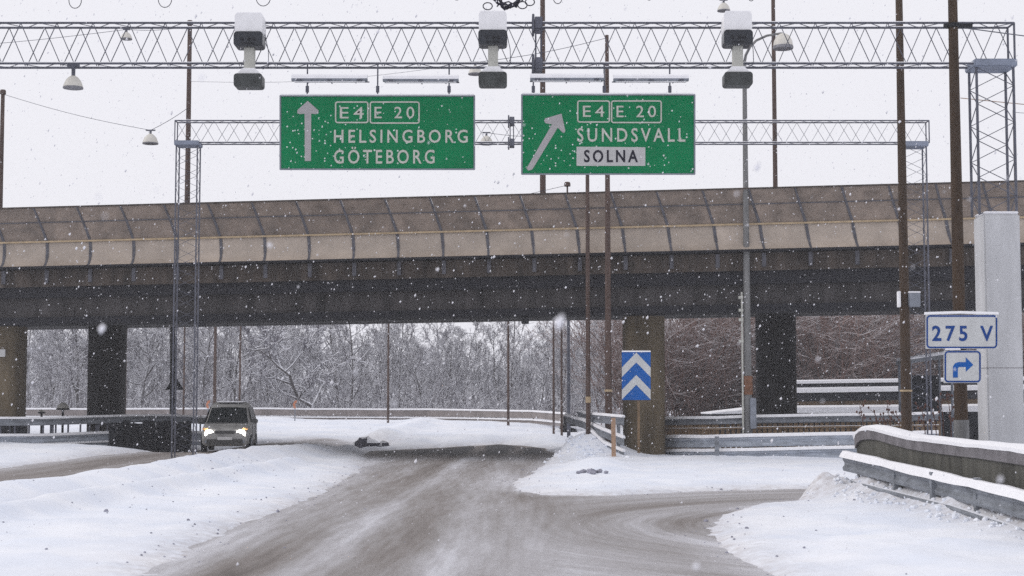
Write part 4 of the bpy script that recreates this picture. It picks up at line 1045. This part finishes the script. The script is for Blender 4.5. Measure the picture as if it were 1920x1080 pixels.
# windscreen
mb = MB(); mb.prism([(-.74, -1.10, 1.03), (-.35, -1.15, 1.04), (.35, -1.15, 1.04), (.74, -1.10, 1.03), (.62, -.40, 1.575), (.3, -.43, 1.60), (-.3, -.43, 1.60), (-.62, -.40, 1.575)], (0, .03, -.02))
mb.build('windscreen', M['glass'], car, local=True)
MB().box((0, -1.13, 1.035), (1.44, .06, .035)).build('wiper_cowl', M['plastic'], car, local=True)
for sx in (-1, 1):
    def side(pl, nm, m_, off=.012):
        mb = MB(); vs_ = []
        for (y, z) in pl:
            zb_, zt_ = 1.01, 1.72; t_ = min(1, max(0, (z - zb_) / (zt_ - zb_))); x = (.865 - .215 * t_ if z > zb_ else .865) + off
            vs_.append((sx * x, y, z))
        mb.prism(vs_, (sx * .006, 0, 0)); return mb.build(nm, M[m_], car, local=True)
    side([(-.80, 1.06), (.18, 1.07), (.18, 1.62), (-.28, 1.60)], 'side_window', 'glass'); side([(.28, 1.07), (1.15, 1.07), (1.15, 1.62), (.28, 1.63)], 'side_window', 'glass'); side([(1.25, 1.08), (1.72, 1.09), (1.62, 1.58), (1.25, 1.61)], 'side_window', 'glass')
    d_ = MB().box((sx * .872, .72, .75), (.012, .02, .5)).box((sx * .872, -.72, .72), (.012, .02, .5)).build('door_gap', M['plastic'], car, local=True)
    MB().box((sx * .875, .0, .34), (.02, 2.6, .12)).build('side_skirt', M['plastic'], car, local=True)
    hl = MB().rrect(sx * .55, .66, .31, .25, .12, -1.99, -1.86).build('headlight', M['hl'], car, smooth=True, local=True)
    MB().rrect(sx * .70, .83, .2, .08, .03, -1.93, -1.80).build('indicator', M['amber'], car, smooth=True, local=True)
    mr = MB().box((sx * .97, -.80, 1.10), (.2, .1, .16)).tube((sx * .85, -.78, 1.06), (sx * .93, -.8, 1.08), .03).build('mirror', M['plastic'], car, bevel=.025, local=True)
    MB().rrect(sx * .6, .38, .2, .09, .03, -2.03, -1.93).build('fog_lamp', M['zinc'], car, smooth=True, local=True)
    for yw in (-1.25, 1.3):
        wh = MB().tube((sx * .70, yw, .31), (sx * .885, yw, .31), .31, n=24).build('wheel', M['black'], car, smooth=True, local=True)
        MB().tube((sx * .80, yw, .31), (sx * .893, yw, .31), .19, n=20).build('rim', M['zinc'], wh, smooth=True, local=True)
MB().rrect(0, .72, .70, .10, .04, -2.04, -1.9).build('grille', M['plastic'], car, smooth=True, local=True)
MB().rrect(0, .37, 1.28, .20, .06, -2.055, -1.9).build('bumper_grille', M['plastic'], car, smooth=True, local=True)
MB().box((0, -2.065, .50), (.52, .015, .11)).build('number_plate', M['plate'], car, local=True)
MB().box((0, .6, 1.795), (.95, 1.5, .03)).build('roof_snow', M['cap'], car, bevel=.012, local=True)
car.rotation_euler = (0, 0, math.radians(5))

# ------------------------------------------------------------------ trees
def tubes(segs, k=3):
    A = np.array([s[0] for s in segs]); Bq = np.array([s[1] for s in segs]); r0 = np.array([s[2] for s in segs]); r1 = np.array([s[3] for s in segs])
    D = Bq - A; D /= np.maximum(np.linalg.norm(D, axis=1, keepdims=True), 1e-6)
    ref = np.where(np.abs(D[:, 2:3]) < .9, np.array([[0, 0, 1.]]), np.array([[1., 0, 0]]))
    X = np.cross(D, ref); X /= np.linalg.norm(X, axis=1, keepdims=True); Yv = np.cross(X, D)
    V = []
    for Pt, r in ((A, r0), (Bq, r1)):
        for j in range(k):
            t = 2 * math.pi * j / k + math.pi / 2
            V.append(Pt + (X * math.cos(t) + Yv * math.sin(t)) * r[:, None])
    V = np.stack(V, 1).reshape(-1, 3); n = len(segs)
    b = (np.arange(n) * 2 * k)[:, None]
    Q = np.concatenate([b + np.array([[j, (j + 1) % k, k + (j + 1) % k, k + j]]) for j in range(k)], 0)
    return V, Q
def grow(rg, p, d, L, r, nseg, up, wig, rend=.3):
    segs = []; pts = [p.copy()]; d = d / np.linalg.norm(d)
    for i in range(nseg):
        d = d + rg.normal(0, wig, 3) + np.array([0, 0, up]); d /= np.linalg.norm(d)
        q = p + d * L / nseg; ra = r * (1 - (1 - rend) * i / nseg); rb = r * (1 - (1 - rend) * (i + 1) / nseg)
        segs.append((p, q, ra, rb)); p = q; pts.append(p)
    return segs, pts, d
def tree(seed, h, spread=1.0, limbs=15, crook=.08, thick=1.0):
    rg = np.random.RandomState(seed)
    tr, pts, d = grow(rg, np.zeros(3), np.array([0, 0, 1.]), h * .9, h * .0078 * thick, 8, .05, crook * 1.6)
    trunk = list(tr); crown = []
    def along(pts, t):
        x = t * (len(pts) - 1); i = min(int(x), len(pts) - 2); return pts[i] + (pts[i + 1] - pts[i]) * (x - i)
    for i in range(limbs):
        t = .05 + .93 * (i + rg.rand()) / limbs; az = i * 2.4 + rg.rand(); el = math.radians(rg.uniform(2, 52))
        dr = np.array([math.cos(az) * math.cos(el), math.sin(az) * math.cos(el), math.sin(el)])
        L = h * .42 * spread * (1.05 - .62 * t) * rg.uniform(.7, 1.2)
        sg, lp_, _ = grow(rg, along(pts, t), dr, L, h * .0050 * thick * (1.2 - .7 * t), 5, .10, .14)
        trunk += sg[:2]; crown += sg[2:]
        for j in range(8):
            u = .2 + .8 * (j + rg.rand()) / 8; dd = rg.normal(0, 1, 3); dd = dd / np.linalg.norm(dd) * .9 + (lp_[-1] - lp_[0]) / L * .9 + np.array([0, 0, .25])
            sg2, p2, _ = grow(rg, along(lp_, min(u, .99)), dd, L * .42 * rg.uniform(.6, 1.1), .030 * thick, 3, .07, .2)
            crown += sg2
            for k in range(6):
                dd2 = rg.normal(0, 1, 3); dd2 = dd2 / np.linalg.norm(dd2) + dd / np.linalg.norm(dd) * .6 + np.array([0, 0, .15])
                L2 = L * .17 * rg.uniform(.5, 1.3)
                sg3, p3, _ = grow(rg, along(p2, min(.15 + .85 * rg.rand(), .99)), dd2, L2, .022 * thick, 2, .05, .25, .6)
                crown += sg3
                for m_ in range(2):
                    dd3 = rg.normal(0, 1, 3) + dd2
                    sg4, _, _ = grow(rg, along(p3, min(.2 + .8 * rg.rand(), .99)), dd3, L2 * .6, .018 * thick, 1, 0, .1, .7)
                    crown += sg4
    return trunk, crown
protos = []
for sd, h, spr, crk in ((1, 11, 1.0, .05), (2, 12.5, .85, .06), (3, 9.5, 1.15, .12), (4, 13.5, .75, .04), (5, 10.5, 1.1, .10)):
    tr, cr_ = tree(sd, h, spr, 20, crk)
    protos.append((tubes(tr, 5), tubes(cr_, 3)))
proto_me = []
for (tv, tq), (cv, cq) in protos:
    a_ = np_mesh('trunk', tv, tq, M['bark'], smooth=True); b_ = np_mesh('crown', cv, cq, M['twig'])
    proto_me.append((a_.data, b_.data)); bpy.data.objects.remove(a_); bpy.data.objects.remove(b_)
def put_tree(k, x, Y, rz, s, label, group='bare trees along the far rail', sz=1.0):
    c = P(x, 760, Y); z0 = gz(c.x, Y) - .15
    r = thing('bare_tree', (c.x, Y, z0), label, 'tree', group); r.rotation_euler = (0, 0, rz); r.scale = (s, s, s * sz)
    for nm, me in zip(('trunk', 'crown'), proto_me[k]):
        o = bpy.data.objects.new(nm, me); COL.objects.link(o); o.parent = r
    return r
rt_ = random.Random(21)
tl = 'bare snow dusted tree in the front row of the wood seen under the bridge'
for i in range(30):
    x = 20 + i * 41 + rt_.uniform(-16, 16); Y = rt_.uniform(112, 138)
    if 560 < x < 620: continue
    s = rt_.uniform(.72, 1.02) * (.95 if x < 640 or x > 1100 else .84)
    put_tree(i % 5, x, Y, rt_.uniform(0, 6), s, tl)
# crooked tree with thick snowy limbs
tr, cr_ = tree(44, 8.6, 1.3, 11, .22, 1.9)
c = P(588, 760, 106); t = thing('crooked_tree', (c.x, 106, gz(c.x, 106) - .1), 'crooked dark tree with thick snow lined limbs above the far rail', 'tree')
v, q = tubes(tr, 6); np_mesh('trunk', v, q, M['bark'], t, True); v, q = tubes(cr_, 3); np_mesh('crown', v, q, M['twig2'], t)
# the wood behind: one mass
VV, QQ = [], []; nb = 0
for i in range(100):
    (tv, tq), (cv, cq) = protos[rt_.randrange(5)]
    x = -80 + (i * 1420 / 100) + rt_.uniform(-25, 25); Y = rt_.uniform(140, 200); s = rt_.uniform(.62, 1.05) * (.82 if 640 < x < 1120 else .86 if 250 < x < 400 else 1.0)
    c = P(x, 760, Y); an = rt_.uniform(0, 6.28); ca, sa = math.cos(an), math.sin(an)
    for v, q in ((tv, tq), (cv, cq)):
        w_ = np.stack([v[:, 0] * ca - v[:, 1] * sa, v[:, 0] * sa + v[:, 1] * ca, v[:, 2]], -1) * s + np.array([c.x, Y, .9])
        VV.append(w_); QQ.append(q + nb); nb += len(w_)
wood = np_mesh('wood', np.concatenate(VV), np.concatenate(QQ), M['twig2']); tag(wood, 'grey mass of bare snow dusted trees filling the view below the bridge', 'wood', kind='stuff')
# undergrowth along the foot of the wood
segs = []; rg = np.random.RandomState(9)
for i in range(5200):
    Y = rg.uniform(104, 150); x = P(rg.uniform(-60, 1180), 760, Y).x
    p = np.array([x, Y, .85]); d = np.array([rg.normal(0, .45), rg.normal(0, .45), 1.0])
    sg, pts, _ = grow(rg, p, d, rg.uniform(.9, 4.6) * rg.uniform(.5, 1), .024, 3, 0, .22, .5); segs += sg
    dd = rg.normal(0, 1, 3) + d; sg, _, _ = grow(rg, pts[1], dd, .8, .019, 2, 0, .3, .5); segs += sg
    dd = rg.normal(0, 1, 3) + d; sg, _, _ = grow(rg, pts[2], dd, .8, .019, 2, 0, .3, .5); segs += sg
v, q = tubes(segs, 3); o = np_mesh('undergrowth', v, q, M['twig']); tag(o, 'snow dusted undergrowth along the foot of the wood', 'undergrowth', kind='stuff')
# reddish bushes on the right
def bush(seed, h):
    rg = np.random.RandomState(seed); segs = []
    for i in range(60):
        az = rg.uniform(0, 6.28); ln = rg.uniform(.1, .75); d = np.array([math.cos(az) * ln, math.sin(az) * ln, 1.0])
        p = np.array([rg.normal(0, .5), rg.normal(0, .5), 0]); sg, pts, dl = grow(rg, p, d, h * rg.uniform(.55, 1.05), .026, 5, -.02, .10, .35); segs += sg
        for j in range(12):
            u = pts[1 + rg.randint(0, 5)]; d2 = rg.normal(0, .6, 3) + dl * .9
            sg2, p2, _ = grow(rg, u, d2, h * rg.uniform(.12, .34), .014, 3, .0, .15, .5); segs += sg2
            for k in range(4):
                d3 = rg.normal(0, .7, 3) + d2; sg3, _, _ = grow(rg, p2[1 + rg.randint(0, 3)], d3, h * .09, .010, 1, 0, .1, .6); segs += sg3
    return tubes(segs, 3)
bmes = []
for sd in (61, 62, 63):
    v, q = bush(sd, 7.5); a_ = np_mesh('branches', v, q, M['redtwig']); bmes.append(a_.data); bpy.data.objects.remove(a_)
for i in range(26):
    x = 1230 + (i % 13) * 58 + rt_.uniform(-20, 20); Y = 94 + (i // 13) * 12 + rt_.uniform(-4, 5)
    c = P(x, 760, Y); t = thing('red_bush', (c.x, Y, gz(c.x, Y) - .1), 'tall bare red brown bush behind the right hand piers', 'bush', 'red brown bushes behind the right piers')
    s = rt_.uniform(.8, 1.2); t.scale = (s * 1.25, s * 1.25, s); t.rotation_euler = (0, 0, rt_.uniform(0, 6))
    o = bpy.data.objects.new('branches', bmes[i % 3]); COL.objects.link(o); o.parent = t
# dry weeds by the wall
wl_ = ['first', 'second', 'third', 'fourth', 'fifth', 'sixth', 'seventh', 'eighth', 'ninth']
for i, (x, yb, yt) in enumerate(((1612, 815, 760), (1638, 805, 768), (1663, 812, 757), (1680, 815, 772), (1727, 818, 762), (1762, 822, 740), (1776, 822, 735), (1748, 820, 765), (1655, 806, 775))):
    Y = 35.2 + .5 * (i % 3) + (.0 if x < 1700 else -3.5); b_ = P(x + 8, yb, Y); t_ = P(x, yt, Y); z0 = gz(b_.x, Y)
    t = thing('dry_weed', (b_.x, Y, z0 - .05), f'{wl_[[0,1,3,4,5,7,8,6,2][i]]} dry brown weed from the left behind the roadside wall', 'weed', 'dry weeds behind the roadside wall')
    MB().path([Vector((b_.x, Y, z0 - .05)), Vector((b_.x, Y, b_.z)), b_.lerp(t_, .5) + Vector((.02, 0, 0)), t_], .012, 5, .006).build('stem', M['weed'], t)
    mb = MB(); rw = random.Random(i)
    for k in range(7):
        q = b_.lerp(t_, rw.uniform(.25, 1)); e_ = q + Vector((rw.uniform(-.13, .13), rw.uniform(-.1, .1), rw.uniform(.03, .14))); mb.tube(q, e_, .006, n=4); mb.lathe(e_, [(0, -.02), (.022, 0), (.018, .03), (0, .045)], 6)
    mb.build('seed_heads', M['weed'], t)

# ------------------------------------------------------------------ snow lumps, clods, falling snow
def lump(mb, c, r, rg, sq=.6):
    n, m_ = 8, 5; vs = []; 
    for i in range(m_ + 1):
        f = math.pi * i / m_
        for k in range(n):
            t = 2 * math.pi * k / n; q = r * rg.uniform(.7, 1.15)
            vs.append((c[0] + q * math.sin(f) * math.cos(t), c[1] + q * math.sin(f) * math.sin(t), c[2] + q * sq * math.cos(f)))
    mb.add(vs, [(i * n + k, i * n + (k + 1) % n, (i + 1) * n + (k + 1) % n, (i + 1) * n + k) for i in range(m_) for k in range(n)])
c = G(690, 838, .1); mb = MB(); rg_ = random.Random(3)
for dx, dy, dz, r in ((0, 0, .18, .62), (.65, .1, .08, .42), (-.6, .2, .08, .42), (1.2, .3, .0, .3)): lump(mb, (c.x + dx, c.y + dy, gz(c.x, c.y) + dz), r, rg_, .7)
o = mb.build('smear_lump', M['dirt_and_smear'], smooth=True); tag(o, 'dark dirty lump of ploughed snow at the end of the median', 'snow lump')  # made-up lump in place of a dark smear on the windscreen
c = G(1108, 884, .2); mb = MB()
for dx, dy, r in ((0, 0, .16), (.22, .1, .12), (-.2, .15, .11), (.05, -.2, .09), (-.35, .0, .07), (.4, -.15, .07)): lump(mb, (c.x + dx, c.y + dy, gz(c.x + dx, c.y + dy) + .03), r, rg_, .6)
o = mb.build('slush_heap', M['clod'], smooth=True); tag(o, 'small heap of grey slush lumps on the snow before the front pier', 'snow lump')
mb = MB(); cnt = 0
while cnt < 520:
    X = rg_.uniform(-11, 8); Y = rg_.uniform(16, 52)
    s = float(terrain(np.array([[X]]), np.array([[Y]]))[2][0, 0])
    pr = math.exp(-abs(s) / .45) if s > -.6 else .02
    if X < -4.5 and s > 0: pr = max(pr, .06 + .4 * math.exp(-((X + 7.6) / .8) ** 2))
    if rg_.random() > pr: continue
    r = rg_.uniform(.006, .022) * (2.2 if rg_.random() < .03 else 1)
    z0 = max(gz(X, Y), float(base_z(np.array([X]), np.array([Y]))[0]))
    lump(mb, (X, Y, z0 + r * .3), r, rg_, .7); cnt += 1
o = mb.build('slush_clods', M['clod']); tag(o, 'little grey slush crumbs strewn along the road edges', 'slush', kind='stuff')
mb = MB()
for k in range(230):
    Y = rg_.uniform(22.5, 35.2); X = float(np.interp(Y, [16, 24.5, 34], [8.0, 7.55, 7.02])) + rg_.gauss(-.1, .26); r_ = rg_.uniform(.015, .055)
    lump(mb, (X, Y, gz(X, Y) + r_ * .25), r_, rg_, .75)
for k in range(90):
    X = rg_.gauss(2.5, .8); Y = rg_.gauss(57.0, 1.2); r_ = rg_.uniform(.03, .10)
    if abs(Y - 57.5) < 4: lump(mb, (X, Y, gz(X, Y) + r_ * .2), r_, rg_, .7)
o = mb.build('snow_chunks', M['snow'], smooth=True); tag(o, 'broken snow chunks thrown up along the right wall and the rail end', 'snow chunks', kind='stuff')
rg = np.random.RandomState(77); N = 10500
C = np.stack([rg.uniform(-15, 15, N), rg.uniform(4.5, 56, N), rg.uniform(.2, 15, N)], -1)
C[:70] = np.stack([rg.uniform(-1.6, 1.6, 70), rg.uniform(2.6, 4.6, 70), rg.uniform(1.3, 3.4, 70)], -1)
R = rg.uniform(.0045, .0125, N) * (1 + 1.1 * (rg.rand(N) < .07)) * np.clip(C[:, 1] / 22, .45, 1.25)
ax = rg.normal(0, 1, (N, 3)); ax /= np.linalg.norm(ax, axis=1, keepdims=True)
octa = np.array([(1, 0, 0), (-1, 0, 0), (0, 1, 0), (0, -1, 0), (0, 0, 1), (0, 0, -1)], float)
tri = np.array([(0, 2, 4), (2, 1, 4), (1, 3, 4), (3, 0, 4), (2, 0, 5), (1, 2, 5), (3, 1, 5), (0, 3, 5)])
V = C[:, None, :] + octa[None] * R[:, None, None] * rg.uniform(.6, 1.3, (N, 6, 1)) + (octa[None] @ np.array([0, 0, 1.]))[..., None] * R[:, None, None] * np.array([[[.35, 0, .5]]])
Q = (np.arange(N) * 6)[:, None, None] + tri[None]
o = np_mesh('falling_snow', V.reshape(-1, 3), Q.reshape(-1, 3), M['flake'], smooth=True); tag(o, 'snowflakes falling everywhere in the air', 'falling snow', kind='stuff')

# ------------------------------------------------------------------ haze of the snowfall
HAZE = 0.0008
if HAZE > 0:
    mb = MB().box((0, 3850, 10.4), (8400, 7740, 23.6)); hz = mb.build('haze', None if False else M['flake'])
    m = bpy.data.materials.new('haze_air'); m.use_nodes = True; n = m.node_tree.nodes; n.clear()
    vo = n.new('ShaderNodeVolumePrincipled'); vo.inputs['Density'].default_value = HAZE; vo.inputs['Color'].default_value = (.92, .92, .95, 1); vo.inputs['Anisotropy'].default_value = .2
    ou = n.new('ShaderNodeOutputMaterial'); m.node_tree.links.new(vo.outputs[0], ou.inputs['Volume'])
    hz.data.materials.clear(); hz.data.materials.append(m); tag(hz, 'pale haze of falling snow in the air', 'haze', kind='stuff')
